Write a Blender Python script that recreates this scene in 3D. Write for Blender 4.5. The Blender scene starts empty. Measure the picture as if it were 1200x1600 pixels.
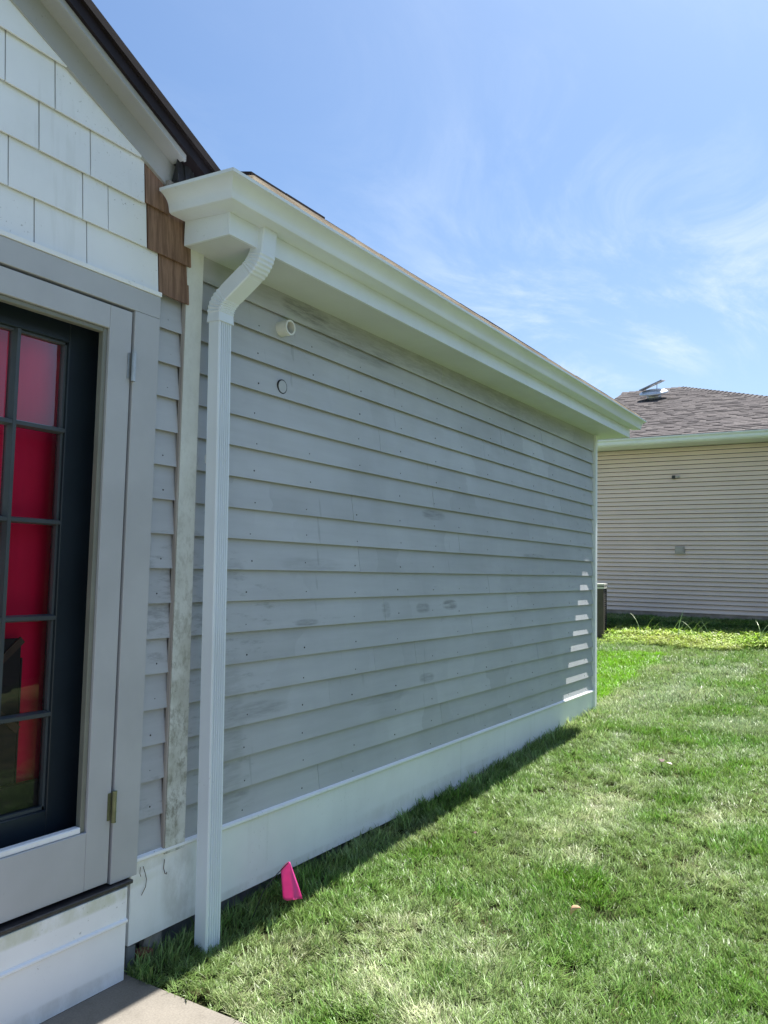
import bpy, bmesh, math, random
import numpy as np
from mathutils import Vector, Matrix
random.seed(7)
rng = np.random.default_rng(11)
S = bpy.context.scene
COL = S.collection

# ------------------------------------------------------------------ camera
cam_d = bpy.data.cameras.new('camera')
cam = bpy.data.objects.new('camera', cam_d); COL.objects.link(cam); S.camera = cam
cam_d.sensor_fit = 'VERTICAL'; cam_d.sensor_height = 24.0; cam_d.lens = 19.048
cam_d.clip_start = 0.05; cam_d.clip_end = 600
yaw, pit, rol = 1.01441328, 0.0713095, 0.02175746
cy, sy, cp, sp = math.cos(yaw), math.sin(yaw), math.cos(pit), math.sin(pit)
fw = Vector((sy*cp, cy*cp, sp)); r0 = Vector((cy, -sy, 0)); u0 = r0.cross(fw)
rt = math.cos(rol)*r0 + math.sin(rol)*u0; up = -math.sin(rol)*r0 + math.cos(rol)*u0
M = Matrix((rt, up, -fw)).transposed().to_4x4(); M.translation = Vector((0, -2.26639, 0.01136))
cam.matrix_world = M
CAMP = np.array([0, -2.26639, 0.01136])

# ------------------------------------------------------------------ light
SUN = Vector((0.455, -0.070, 1.0)).normalized()
sun_d = bpy.data.lights.new('sun', 'SUN'); sun_d.energy = 3.5; sun_d.angle = math.radians(0.53); sun_d.color = (1.0, 0.965, 0.91)
sun = bpy.data.objects.new('sun', sun_d); COL.objects.link(sun)
sun.rotation_euler = SUN.to_track_quat('Z', 'Y').to_euler(); sun.location = (6, -3, 12)
W = bpy.data.worlds.new('World'); S.world = W; W.use_nodes = True
nt = W.node_tree; nt.nodes.clear()
def wn(t, **k):
    n = nt.nodes.new(t)
    for a, b in k.items(): setattr(n, a, b)
    return n
sky = wn('ShaderNodeTexSky', sky_type='NISHITA', sun_disc=False)
sky.sun_elevation = math.asin(SUN.z); sky.sun_rotation = math.atan2(SUN.x, SUN.y)
sky.air_density = 1.0; sky.dust_density = 1.8; sky.ozone_density = 4.0
tc = wn('ShaderNodeTexCoord'); sep = wn('ShaderNodeSeparateXYZ'); nt.links.new(tc.outputs['Generated'], sep.inputs[0])
den = wn('ShaderNodeMath', operation='ADD'); den.inputs[1].default_value = 0.16
mx = wn('ShaderNodeMath', operation='MAXIMUM'); mx.inputs[1].default_value = 0.0
nt.links.new(sep.outputs[2], mx.inputs[0]); nt.links.new(mx.outputs[0], den.inputs[0])
dx = wn('ShaderNodeMath', operation='DIVIDE'); dy = wn('ShaderNodeMath', operation='DIVIDE')
nt.links.new(sep.outputs[0], dx.inputs[0]); nt.links.new(den.outputs[0], dx.inputs[1])
nt.links.new(sep.outputs[1], dy.inputs[0]); nt.links.new(den.outputs[0], dy.inputs[1])
cmb = wn('ShaderNodeCombineXYZ'); nt.links.new(dx.outputs[0], cmb.inputs[0]); nt.links.new(dy.outputs[0], cmb.inputs[1])
def cloud(scale, detail, rough, dist, lo, hi, rotz, sx, off):
    mp = wn('ShaderNodeMapping'); mp.inputs['Rotation'].default_value = (0, 0, rotz)
    mp.inputs['Scale'].default_value = (sx, 1, 1); mp.inputs['Location'].default_value = off
    nt.links.new(cmb.outputs[0], mp.inputs[0])
    nz = wn('ShaderNodeTexNoise'); nz.inputs['Scale'].default_value = scale; nz.inputs['Detail'].default_value = detail
    nz.inputs['Roughness'].default_value = rough; nz.inputs['Distortion'].default_value = dist
    nt.links.new(mp.outputs[0], nz.inputs['Vector'])
    mr = wn('ShaderNodeMapRange', interpolation_type='SMOOTHSTEP'); mr.inputs['From Min'].default_value = lo; mr.inputs['From Max'].default_value = hi
    nt.links.new(nz.outputs['Fac'], mr.inputs['Value']); return mr.outputs[0]
c1 = cloud(2.3, 12, .66, .9, .42, .74, .5, .5, (15.1, 3.3, 0))
c2 = cloud(.7, 3, .5, .3, .34, .62, 0, 1, (10.23, 25.67, 0))
cm0 = wn('ShaderNodeMath', operation='MULTIPLY'); nt.links.new(c1, cm0.inputs[0]); nt.links.new(c2, cm0.inputs[1])
ce = wn('ShaderNodeMapRange', interpolation_type='SMOOTHSTEP'); ce.inputs['From Min'].default_value = .24; ce.inputs['From Max'].default_value = .60
ce.inputs['To Min'].default_value = 1; ce.inputs['To Max'].default_value = .22; nt.links.new(mx.outputs[0], ce.inputs['Value'])
cm = wn('ShaderNodeMath', operation='MULTIPLY'); nt.links.new(cm0.outputs[0], cm.inputs[0]); nt.links.new(ce.outputs[0], cm.inputs[1])
cg = wn('ShaderNodeMath', operation='MULTIPLY_ADD'); cg.inputs[1].default_value = .88; cg.inputs[2].default_value = 0.0
nt.links.new(cm.outputs[0], cg.inputs[0])
# horizon whitening of a hazy summer sky
hz = wn('ShaderNodeMapRange', interpolation_type='SMOOTHSTEP'); hz.inputs['From Min'].default_value = .0; hz.inputs['From Max'].default_value = .50
hz.inputs['To Min'].default_value = .30; hz.inputs['To Max'].default_value = 0
nt.links.new(mx.outputs[0], hz.inputs['Value'])
ca = wn('ShaderNodeMath', operation='ADD', use_clamp=True); nt.links.new(cg.outputs[0], ca.inputs[0]); nt.links.new(hz.outputs[0], ca.inputs[1])
mixc = wn('ShaderNodeMix', data_type='RGBA'); mixc.inputs['B'].default_value = (5.2, 5.9, 6.8, 1)
tint = wn('ShaderNodeMix', data_type='RGBA', blend_type='MULTIPLY'); tint.inputs['Factor'].default_value = 1; tint.inputs['B'].default_value = (.78, .915, 1.0, 1)
nt.links.new(sky.outputs[0], tint.inputs['A'])
nt.links.new(ca.outputs[0], mixc.inputs['Factor']); nt.links.new(tint.outputs['Result'], mixc.inputs['A'])
bg = wn('ShaderNodeBackground'); bg.inputs['Strength'].default_value = 0.0505
nt.links.new(mixc.outputs['Result'], bg.inputs['Color'])
wo = wn('ShaderNodeOutputWorld'); nt.links.new(bg.outputs[0], wo.inputs[0])
S.view_settings.view_transform = 'Standard'; S.view_settings.look = 'None'
S.view_settings.exposure = 1.82; S.view_settings.gamma = 1.0; S.view_settings.use_curve_mapping = False
S.cycles.max_bounces = 8; S.cycles.transparent_max_bounces = 8

# ------------------------------------------------------------------ material helpers
class NB:
    def __init__(s, name):
        s.m = bpy.data.materials.new(name); s.m.use_nodes = True; s.t = s.m.node_tree; s.t.nodes.clear()
        s.out = s.t.nodes.new('ShaderNodeOutputMaterial'); s.b = s.t.nodes.new('ShaderNodeBsdfPrincipled')
        s.t.links.new(s.b.outputs[0], s.out.inputs[0]); s.pos = None
    def n(s, t, **k):
        n = s.t.nodes.new(t)
        for a, b in k.items(): setattr(n, a, b)
        return n
    def l(s, a, b): s.t.links.new(a, b)
    def P(s):
        if s.pos is None: s.pos = s.n('ShaderNodeNewGeometry').outputs['Position']
        return s.pos
    def mapped(s, scale=(1, 1, 1), loc=(0, 0, 0), rot=(0, 0, 0)):
        m = s.n('ShaderNodeMapping'); m.inputs['Scale'].default_value = scale; m.inputs['Location'].default_value = loc
        m.inputs['Rotation'].default_value = rot; s.l(s.P(), m.inputs[0]); return m.outputs[0]
    def noise(s, scale, detail=4, rough=.5, stretch=(1, 1, 1), dist=0, loc=(0, 0, 0)):
        z = s.n('ShaderNodeTexNoise'); z.inputs['Scale'].default_value = scale; z.inputs['Detail'].default_value = detail
        z.inputs['Roughness'].default_value = rough; z.inputs['Distortion'].default_value = dist
        s.l(s.mapped(stretch, loc), z.inputs['Vector']); return z.outputs['Fac']
    def ramp(s, v, a, b, lo=0., hi=1., smooth=True):
        r = s.n('ShaderNodeMapRange', interpolation_type='SMOOTHSTEP' if smooth else 'LINEAR')
        for k, x in (('From Min', a), ('From Max', b), ('To Min', lo), ('To Max', hi)): r.inputs[k].default_value = x
        s.l(v, r.inputs['Value']); return r.outputs[0]
    def math(s, op, a, b=None, c=None):
        m = s.n('ShaderNodeMath', operation=op)
        for i, x in enumerate((a, b, c)):
            if x is None: continue
            if isinstance(x, (int, float)): m.inputs[i].default_value = x
            else: s.l(x, m.inputs[i])
        return m.outputs[0]
    def mix(s, f, a, b, mode='MIX'):
        m = s.n('ShaderNodeMix', data_type='RGBA', blend_type=mode)
        for k, x in (('Factor', f), ('A', a), ('B', b)):
            if isinstance(x, (int, float)): m.inputs[k].default_value = x
            elif isinstance(x, tuple): m.inputs[k].default_value = (*x, 1)[:4]
            else: s.l(x, m.inputs[k])
        return m.outputs['Result']
    def scale(s, col, f):
        h = s.n('ShaderNodeVectorMath', operation='SCALE')
        if isinstance(col, tuple): h.inputs[0].default_value = col[:3]
        else: s.l(col, h.inputs[0])
        if isinstance(f, (int, float)): h.inputs['Scale'].default_value = f
        else: s.l(f, h.inputs['Scale'])
        return h.outputs[0]
    def rand(s): return s.n('ShaderNodeObjectInfo').outputs['Random']
    def blob(s, cx, cz, rx, rz):
        sp_ = s.n('ShaderNodeSeparateXYZ'); s.l(s.P(), sp_.inputs[0])
        a = s.math('DIVIDE', s.math('SUBTRACT', sp_.outputs[0], cx), rx); b = s.math('DIVIDE', s.math('SUBTRACT', sp_.outputs[2], cz), rz)
        d = s.math('ADD', s.math('POWER', s.math('ABSOLUTE', a), 2.5), s.math('POWER', s.math('ABSOLUTE', b), 2.5))
        return s.ramp(d, .2, 1.0, 1, 0)
    def fin(s, col, rough=.5, bump=None, bstr=.2, bdist=.002, spec=.5, metal=0, **k):
        if isinstance(col, tuple): s.b.inputs['Base Color'].default_value = (*col, 1)[:4]
        else: s.l(col, s.b.inputs['Base Color'])
        if isinstance(rough, (int, float)): s.b.inputs['Roughness'].default_value = rough
        else: s.l(rough, s.b.inputs['Roughness'])
        s.b.inputs['Specular IOR Level'].default_value = spec; s.b.inputs['Metallic'].default_value = metal
        if bump is not None:
            bm_ = s.n('ShaderNodeBump'); bm_.inputs['Strength'].default_value = bstr; bm_.inputs['Distance'].default_value = bdist
            s.l(bump, bm_.inputs['Height']); s.l(bm_.outputs[0], s.b.inputs['Normal'])
        for a, x in k.items(): s.b.inputs[a.replace('_', ' ')].default_value = x
        return s.m

def simple(name, col, rough=.5, var=.06, nscale=6, bump=None, metal=0, spec=.5, dirt=0, dirtcol=(.12, .11, .08), bstr=.15):
    q = NB(name)
    v = q.ramp(q.noise(nscale, 5, .6), .3, .7, 1-var, 1+var)
    c = q.scale(col, v)
    if dirt:
        dm = q.ramp(q.noise(nscale*1.7, 8, .7, loc=(3, 1, 2)), .5, .78, 0, dirt)
        c = q.mix(dm, c, dirtcol)
    bp = q.noise(bump, 6, .6) if bump else None
    return q.fin(c, rough, bp, bstr, .002, spec, metal)

# --- grey clapboard paint: patchy touch-ups, scuffs, smears, under-eave dirt with painted shade
q = NB('grey_clapboard_paint')
pat = q.n('ShaderNodeTexBrick'); pat.inputs['Color1'].default_value = (.87,)*3+(1,); pat.inputs['Color2'].default_value = (1.09,)*3+(1,)
pat.inputs['Mortar'].default_value = (1, 1, 1, 1); pat.inputs['Scale'].default_value = 1; pat.inputs['Mortar Size'].default_value = 0
pat.inputs['Brick Width'].default_value = .37; pat.inputs['Row Height'].default_value = .127
sw = q.n('ShaderNodeSeparateXYZ'); q.l(q.P(), sw.inputs[0]); cb = q.n('ShaderNodeCombineXYZ')
wob = q.ramp(q.noise(3.0, 3, .5), .2, .8, -.12, .12)
q.l(q.math('ADD', sw.outputs[0], wob), cb.inputs[0]); q.l(sw.outputs[2], cb.inputs[1]); q.l(cb.outputs[0], pat.inputs['Vector'])
pm = q.ramp(q.noise(1.3, 3, .5, loc=(5, 0, 1)), .42, .62, 0, .8)
c = q.mix(pm, (.455, .470, .495), q.mix(1.0, (.455, .470, .495), pat.outputs['Color'], 'MULTIPLY'))
c = q.scale(c, q.ramp(q.rand(), 0, 1, .955, 1.045, False))
c = q.scale(c, q.ramp(q.noise(1.1, 5, .6), .3, .7, .93, 1.07))
c = q.scale(c, q.ramp(q.noise(4, 5, .65, stretch=(.5, 1, 6)), .3, .7, .965, 1.035))
sm = q.noise(13, 7, .75, stretch=(.5, 1, 2.2))
tot = q.ramp(q.math('MULTIPLY', sm, q.noise(.9, 2, .5, loc=(7, 0, 2))), .335, .43, 0, .32)
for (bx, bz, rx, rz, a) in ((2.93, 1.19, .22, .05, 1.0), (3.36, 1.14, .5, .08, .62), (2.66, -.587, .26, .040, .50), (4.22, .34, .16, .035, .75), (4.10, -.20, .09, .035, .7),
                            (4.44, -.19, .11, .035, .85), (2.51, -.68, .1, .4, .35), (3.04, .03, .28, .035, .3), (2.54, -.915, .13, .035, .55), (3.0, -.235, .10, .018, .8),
                            (3.70, -.20, .05, .05, .5), (4.6, 1.19, .5, .06, .45), (5.9, 1.18, .7, .07, .5), (4.7, 1.20, 2.6, .075, .55), (3.7, -.66, .3, .03, .3), (4.16, -.6, .1, .03, .6), (5.8, .14, .25, .02, .6), (2.5, .0, .07, .05, .3)):  # the long top band is dirt plus eave shade put into the colour
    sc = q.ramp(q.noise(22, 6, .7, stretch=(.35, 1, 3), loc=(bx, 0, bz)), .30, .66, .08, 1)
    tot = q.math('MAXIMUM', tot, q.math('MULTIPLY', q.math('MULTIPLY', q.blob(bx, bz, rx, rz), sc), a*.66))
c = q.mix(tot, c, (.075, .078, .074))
# thin vertical runs and hairline scratches
ln = q.ramp(q.noise(30, 2, .4, stretch=(1, 1, .03)), .69, .74, 0, 1)
ln = q.math('MULTIPLY', ln, q.ramp(q.noise(2.2, 3, .5, loc=(1, 4, 8)), .52, .6, 0, .22))
c = q.mix(ln, c, (.10, .105, .105))
M_clap = q.fin(c, q.ramp(q.noise(5, 4, .6), .3, .7, .42, .60), q.noise(40, 6, .6, stretch=(.15, 1, 1)), .22, .0012, .4)

q = NB('grey_trim_paint')
c = q.scale((.43, .44, .46), q.ramp(q.noise(2.5, 5, .6), .3, .7, .93, 1.06))
c = q.mix(q.ramp(q.noise(30, 6, .7, stretch=(1, 1, .3)), .66, .76, 0, .35), c, (.12, .125, .12))
M_trim = q.fin(c, .42, q.noise(50, 5, .6, stretch=(1, 1, .2)), .12, .001, .45)

def white(name, col, dirt, speck, rough=.45, streak=0.):
    q = NB(name)
    c = q.scale(col, q.ramp(q.noise(1.6, 5, .6), .3, .7, .94, 1.04))
    d = q.ramp(q.noise(3.2, 8, .68, stretch=(1, 1, .6)), .50, .80, 0, dirt)
    c = q.mix(d, c, (.30, .31, .25))
    s2 = q.ramp(q.noise(75, 4, .7), .62, .69, 0, 1)
    s2 = q.math('MULTIPLY', s2, q.ramp(q.noise(2.7, 4, .6, loc=(2, 2, 9)), .50, .64, 0, speck))
    c = q.mix(s2, c, (.13, .13, .11))
    if streak:
        st = q.ramp(q.noise(26, 3, .5, stretch=(1, 1, .05)), .58, .72, 0, streak)
        c = q.mix(st, c, (.4, .42, .38))
    if name == 'white_skirt_paint':
        for (bx, bz, rx, rz, a, cc) in ((1.6, -1.098, .6, .030, .55, (.44, .46, .26)), (2.26, -1.18, .10, .16, .42, (.34, .33, .27)), (2.10, -1.05, .1, .03, .4, (.4, .4, .3)), (1.75, -1.36, .5, .03, .35, (.36, .34, .28)),
                                        (2.9, -1.30, .9, .03, .30, (.36, .36, .28)), (4.6, -1.24, 1.4, .05, .25, (.36, .36, .28))):
            c = q.mix(q.math('MULTIPLY', q.math('MULTIPLY', q.blob(bx, bz, rx, rz), q.ramp(q.noise(11, 6, .7, stretch=(1, 1, .5), loc=(bx, 0, bz)), .28, .66, 0, 1)), a), c, cc)
    return q.fin(c, rough, q.noise(25, 5, .6), .08, .001, .4)
M_skirt = white('white_skirt_paint', (.86, .875, .89), .10, .55, .5, .08)
M_shing = white('white_shingle_paint', (.83, .85, .875), .10, .8, .5, .12)
M_alu = white('white_gutter_metal', (.725, .785, .845), .14, .25, .33)
M_soff = white('white_soffit_paint', (.64, .68, .69), .12, .15, .5)
M_pvc = white('white_plastic', (.74, .74, .70), .1, .2, .4)
M_frz = white('weathered_rake_paint', (.36, .37, .385), .3, .5, .55)
# old corner strip: mildewed towards the foot
q = NB('mildewed_white_paint')
c = q.scale((.66, .68, .65), q.ramp(q.noise(3, 5, .6), .3, .7, .93, 1.05))
sz = q.n('ShaderNodeSeparateXYZ'); q.l(q.P(), sz.inputs[0])
lowm = q.ramp(sz.outputs[2], -1.0, .7, .85, .10)
mil = q.ramp(q.noise(34, 9, .75, stretch=(1, 1, .6)), .44, .66, 0, 1)
c = q.mix(q.math('MULTIPLY', mil, lowm), c, (.20, .195, .15))
c = q.mix(q.math('MULTIPLY', q.ramp(q.noise(5, 5, .6, loc=(1, 1, 1)), .40, .70, 0, .8), lowm), c, (.33, .33, .26))
c = q.mix(q.ramp(q.noise(70, 4, .6), .68, .74, 0, .6), c, (.08, .08, .07))
M_strip = q.fin(c, .6, q.noise(60, 6, .6), .3, .001, .35)
def wood(name, col, dark, vert=True, rough=.75):
    q = NB(name)
    g = q.noise(55, 6, .65, stretch=(1, 1, .05) if vert else (.05, 1, 1), dist=.4)
    c = q.mix(q.ramp(g, .35, .68), dark, col)
    c = q.scale(c, q.ramp(q.rand(), 0, 1, .86, 1.12, False))
    return q.fin(c, rough, g, .35, .002, .25)
M_cedar = wood('raw_cedar', (.33, .205, .145), (.17, .100, .070))
M_deck = wood('raw_roof_sheathing', (.56, .43, .30), (.34, .25, .17), False)
M_rawedge = wood('raw_board_edge', (.42, .39, .36), (.29, .26, .24))
M_darkmetal = simple('dark_bronze_metal', (.030, .027, .030), .45, .2, 20, dirt=.25, dirtcol=(.2, .2, .19))
M_navy = simple('navy_door_paint', (.013, .021, .030), .38, .12, 5, bump=30, spec=.45)
M_munt = simple('grey_navy_bar_paint', (.050, .062, .070), .4, .12, 8, bump=30)
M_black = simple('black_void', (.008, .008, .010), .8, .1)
M_felt_shade = simple('felt_and_lap_shade', (.018, .018, .022), .6, .3, 20, bump=40, bstr=.5)
M_steel = simple('steel_hinge', (.42, .43, .42), .35, .15, 30, metal=.9)
M_brass = simple('tarnished_brass_hinge', (.20, .21, .12), .45, .2, 30, metal=.6)
M_nail = simple('rusted_nail_head', (.035, .03, .028), .6, .3, 60)
M_found = simple('grey_foundation_block', (.17, .18, .18), .9, .25, 12, bump=60, bstr=.5)
M_found2 = simple('pale_foundation', (.34, .29, .25), .9, .2, 8, bump=40)
M_stone = simple('grey_rubble_stone', (.25, .24, .22), .9, .25, 18, bump=60, bstr=.6)
M_brick = simple('broken_red_brick', (.22, .085, .05), .9, .25, 25, bump=60, bstr=.6)
q = NB('pink_flag_plastic'); c = q.scale((.96, .12, .48), q.ramp(q.noise(20, 4, .6), .3, .7, .93, 1.05)); q.fin(c, .4)
tl = q.n('ShaderNodeBsdfTranslucent'); q.l(c, tl.inputs['Color']); ms = q.n('ShaderNodeMixShader'); ms.inputs[0].default_value = .4
q.l(q.b.outputs[0], ms.inputs[1]); q.l(tl.outputs[0], ms.inputs[2]); q.l(ms.outputs[0], q.out.inputs[0]); M_pink = q.m
M_leaf = simple('dry_leaf', (.74, .47, .29), .7, .25, 40)
M_leafd = simple('dark_dead_leaf', (.10, .06, .05), .7, .3, 40)
M_leafp = simple('pale_dead_leaf', (.62, .52, .44), .7, .2, 40)
M_roofdark = simple('dark_roof_edge', (.016, .012, .014), .8, .25, 14, bump=40, spec=.2)
M_drip = simple('brown_rake_metal', (.016, .011, .014), .6, .2, 10, spec=.25)
q = NB('roof_shingle_grey'); c = q.scale((.10, .085, .08), q.ramp(q.noise(9, 6, .7), .3, .7, .7, 1.3))
M_roof = q.fin(c, .9, q.noise(90, 5, .7), .5, .003, .2)
# concrete
q = NB('patio_concrete')
c = q.scale((.195, .176, .148), q.ramp(q.noise(2.2, 6, .65), .3, .7, .80, 1.12))
c = q.mix(q.ramp(q.noise(9, 8, .7), .50, .74, 0, .5), c, (.12, .104, .085))
c = q.scale(c, q.ramp(q.noise(160, 3, .6), .3, .7, .88, 1.10))
M_conc = q.fin(c, .85, q.noise(70, 7, .7), .35, .003, .3)
# soil and thatch under the grass
q = NB('lawn_soil')
sp2 = q.n('ShaderNodeSeparateXYZ'); q.l(q.P(), sp2.inputs[0])
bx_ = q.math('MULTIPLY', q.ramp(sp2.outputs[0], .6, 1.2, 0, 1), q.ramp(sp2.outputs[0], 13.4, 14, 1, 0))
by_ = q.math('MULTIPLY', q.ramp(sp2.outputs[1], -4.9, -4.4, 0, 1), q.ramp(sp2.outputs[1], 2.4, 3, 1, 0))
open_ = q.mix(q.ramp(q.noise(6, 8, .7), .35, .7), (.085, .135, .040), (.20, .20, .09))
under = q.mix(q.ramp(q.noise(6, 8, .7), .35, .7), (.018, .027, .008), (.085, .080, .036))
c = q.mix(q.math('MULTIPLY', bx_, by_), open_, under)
c = q.scale(c, q.ramp(q.noise(120, 4, .7), .3, .7, .6, 1.4))
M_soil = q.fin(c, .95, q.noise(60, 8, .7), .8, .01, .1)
# far-side siding
q = NB('tan_vinyl')
c = q.scale((.80, .66, .565), q.ramp(q.noise(1.1, 5, .6), .3, .7, .95, 1.05))
c = q.scale(c, q.ramp(q.rand(), 0, 1, .965, 1.03, False))
c = q.mix(q.ramp(q.noise(2.0, 6, .7, stretch=(1, 1, .5)), .55, .8, 0, .18), c, (.22, .20, .17))
M_vinyl = q.fin(c, .5, q.noise(50, 4, .6), .1, .001, .4)
M_tanbox = simple('tan_plastic', (.40, .37, .33), .5, .08)
M_conduit = simple('dark_fitting', (.03, .03, .03), .5, .2)
M_shroof = [simple('brown_shingle_a', (.098, .086, .085), .9, .25, 30, bump=70, bstr=.4, spec=.15), simple('brown_shingle_b', (.084, .074, .074), .9, .25, 30, bump=70, bstr=.4, spec=.15),
            simple('brown_shingle_c', (.116, .103, .100), .9, .25, 30, bump=70, bstr=.4, spec=.15), simple('brown_shingle_d', (.070, .062, .062), .9, .25, 30, bump=70, bstr=.4, spec=.15)]
M_galv = simple('galvanised_metal', (.62, .64, .66), .38, .12, 14, metal=.55)
M_panel = simple('solar_panel_back', (.30, .32, .35), .4, .1)
M_acbrown = simple('brown_ac_enamel', (.046, .039, .032), .5, .15, 10, dirt=.2, dirtcol=(.12, .11, .09))
M_actop = simple('pale_ac_grille', (.55, .54, .50), .45, .15, 30)
M_pale = simple('pale_siding', (.45, .44, .41), .6, .08)
M_red = None
q = NB('crimson_curtain')
c = q.scale((.80, .006, .075), q.ramp(q.noise(7, 4, .6, stretch=(1, 1, .08)), .3, .7, .92, 1.08))
M_red = q.fin(c, .6, q.noise(9, 4, .6, stretch=(1, 1, .05)), .15, .01, .3)
M_darkwood = simple('dark_stained_wood', (.018, .016, .022), .5, .2)
M_brace = simple('worn_brown_wood', (.075, .050, .040), .6, .2)
# glass
q = NB('door_glass')
q.t.nodes.remove(q.b)
gl = q.n('ShaderNodeBsdfGlossy'); gl.inputs['Roughness'].default_value = .004; gl.inputs['Color'].default_value = (.95, .97, 1, 1)
bp = q.n('ShaderNodeBump'); bp.inputs['Strength'].default_value = .05; bp.inputs['Distance'].default_value = .004
q.l(q.noise(5, 3, .5, stretch=(1.5, 1, .5)), bp.inputs['Height']); q.l(bp.outputs[0], gl.inputs['Normal'])
tr = q.n('ShaderNodeBsdfTransparent'); tr.inputs['Color'].default_value = (.86, .88, .88, 1)
fr = q.n('ShaderNodeFresnel'); fr.inputs['IOR'].default_value = 1.47
mxs = q.n('ShaderNodeMixShader'); q.l(fr.outputs[0], mxs.inputs[0]); q.l(tr.outputs[0], mxs.inputs[1]); q.l(gl.outputs[0], mxs.inputs[2])
q.l(mxs.outputs[0], q.out.inputs[0]); M_glass = q.m
# grass blade
def grassmat(name, sat=1.0, rough=.42):
    q = NB(name)
    at = q.n('ShaderNodeAttribute', attribute_type='INSTANCER', attribute_name='tint')
    br = q.n('ShaderNodeAttribute', attribute_type='GEOMETRY', attribute_name='blade_rand')
    hv = q.n('ShaderNodeHueSaturation'); q.l(at.outputs['Color'], hv.inputs['Color'])
    q.l(q.ramp(br.outputs['Fac'], 0, 1, .485, .515, False), hv.inputs['Hue']); q.l(q.ramp(br.outputs['Fac'], 0, 1, .30, 1.75, False), hv.inputs['Value'])
    dry = q.ramp(br.outputs['Fac'], .86, .90, 0, .55)
    c = q.mix(dry, hv.outputs['Color'], (.34, .31, .16))
    q.l(c, q.b.inputs['Base Color']); q.b.inputs['Roughness'].default_value = rough; q.b.inputs['Specular IOR Level'].default_value = .45
    tl = q.n('ShaderNodeBsdfTranslucent'); q.l(c, tl.inputs['Color'])
    ms = q.n('ShaderNodeMixShader'); ms.inputs[0].default_value = .35
    q.l(q.b.outputs[0], ms.inputs[1]); q.l(tl.outputs[0], ms.inputs[2]); q.l(ms.outputs[0], q.out.inputs[0])
    return q.m
M_grass = grassmat('grass_blade'); M_weed = grassmat('weed_leaf', rough=.5)
q = NB('tall_blade'); M_tall = q.fin((.36, .50, .20), .4)

# ------------------------------------------------------------------ geometry helpers
def mesh_obj(name, verts, faces, mat, parent=None, smooth=False, bevel=0., mats=None, fmat=None):
    verts = [Vector(v) for v in verts]
    lo = Vector((min(v.x for v in verts), min(v.y for v in verts), min(v.z for v in verts)))
    hi = Vector((max(v.x for v in verts), max(v.y for v in verts), max(v.z for v in verts)))
    c = (lo+hi)/2
    me = bpy.data.meshes.new(name); me.from_pydata([v-c for v in verts], [], faces)
    for m in (mats or [mat]): me.materials.append(m)
    if fmat: me.polygons.foreach_set('material_index', fmat)
    bm = bmesh.new(); bm.from_mesh(me)
    bmesh.ops.recalc_face_normals(bm, faces=bm.faces)
    if bevel: bmesh.ops.bevel(bm, geom=list(bm.edges), offset=bevel, segments=1, affect='EDGES', clamp_overlap=True)
    bm.to_mesh(me); bm.free()
    if smooth: me.polygons.foreach_set('use_smooth', [True]*len(me.polygons))
    o = bpy.data.objects.new(name, me); COL.objects.link(o)
    if parent:
        o.parent = parent; o.location = c - wloc(parent)
    else: o.location = c
    return o
WL = {}
def wloc(o):
    v = Vector(o.location)
    while o.parent: o = o.parent; v = v + Vector(o.location)
    return v
BF = [(0, 1, 2, 3), (7, 6, 5, 4), (0, 4, 5, 1), (1, 5, 6, 2), (2, 6, 7, 3), (3, 7, 4, 0)]
def boxv(x0, x1, y0, y1, z0, z1, tilt=None):
    v = [(x0, y0, z0), (x1, y0, z0), (x1, y1, z0), (x0, y1, z0), (x0, y0, z1), (x1, y0, z1), (x1, y1, z1), (x0, y1, z1)]
    if tilt: v = [(a, b, c+tilt(a)) for a, b, c in v]
    return v
def box(name, x0, x1, y0, y1, z0, z1, mat, parent=None, bevel=0., tilt=None):
    return mesh_obj(name, boxv(x0, x1, y0, y1, z0, z1, tilt), BF, mat, parent, bevel=bevel)
class Join:
    def __init__(s): s.v = []; s.f = []; s.mi = []
    def add(s, v, f, m=0):
        n = len(s.v); s.v += [tuple(a) for a in v]; s.f += [tuple(i+n for i in q_) for q_ in f]; s.mi += [m]*len(f)
    def box(s, *a, m=0): s.add(boxv(*a), BF, m)
    def build(s, name, mat, parent=None, smooth=False, mats=None, bevel=0.): return mesh_obj(name, s.v, s.f, mat, parent, smooth, bevel, mats, s.mi if mats else None)
def prism_xz(poly, y0, y1):           # polygon in x,z extruded in y
    n = len(poly); v = [(a, y0, b) for a, b in poly] + [(a, y1, b) for a, b in poly]
    f = [tuple(range(n)), tuple(range(2*n-1, n-1, -1))] + [(i, i+n, (i+1) % n+n, (i+1) % n) for i in range(n)]
    return v, f
def tube(pts, rad, seg=8, caps=True):
    pts = [Vector(p_) for p_ in pts]; v = []; f = []
    rad = rad if isinstance(rad, (list, tuple)) else [rad]*len(pts)
    for i, p_ in enumerate(pts):
        t = (pts[min(i+1, len(pts)-1)]-pts[max(i-1, 0)]).normalized()
        a = t.orthogonal().normalized() if i == 0 else (a - t*a.dot(t)).normalized()
        b = t.cross(a)
        for k in range(seg):
            w = 2*math.pi*k/seg; v.append(p_+rad[i]*(math.cos(w)*a+math.sin(w)*b))
    for i in range(len(pts)-1):
        for k in range(seg): f.append((i*seg+k, i*seg+(k+1) % seg, (i+1)*seg+(k+1) % seg, (i+1)*seg+k))
    if caps: f += [tuple(range(seg-1, -1, -1)), tuple(range((len(pts)-1)*seg, len(pts)*seg))]
    return v, f
def thing(name, label, cat, loc, group=None):
    o = bpy.data.objects.new(name, None); COL.objects.link(o); o.location = loc; o.empty_display_size = .2
    return tag(o, label, cat, group)
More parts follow.
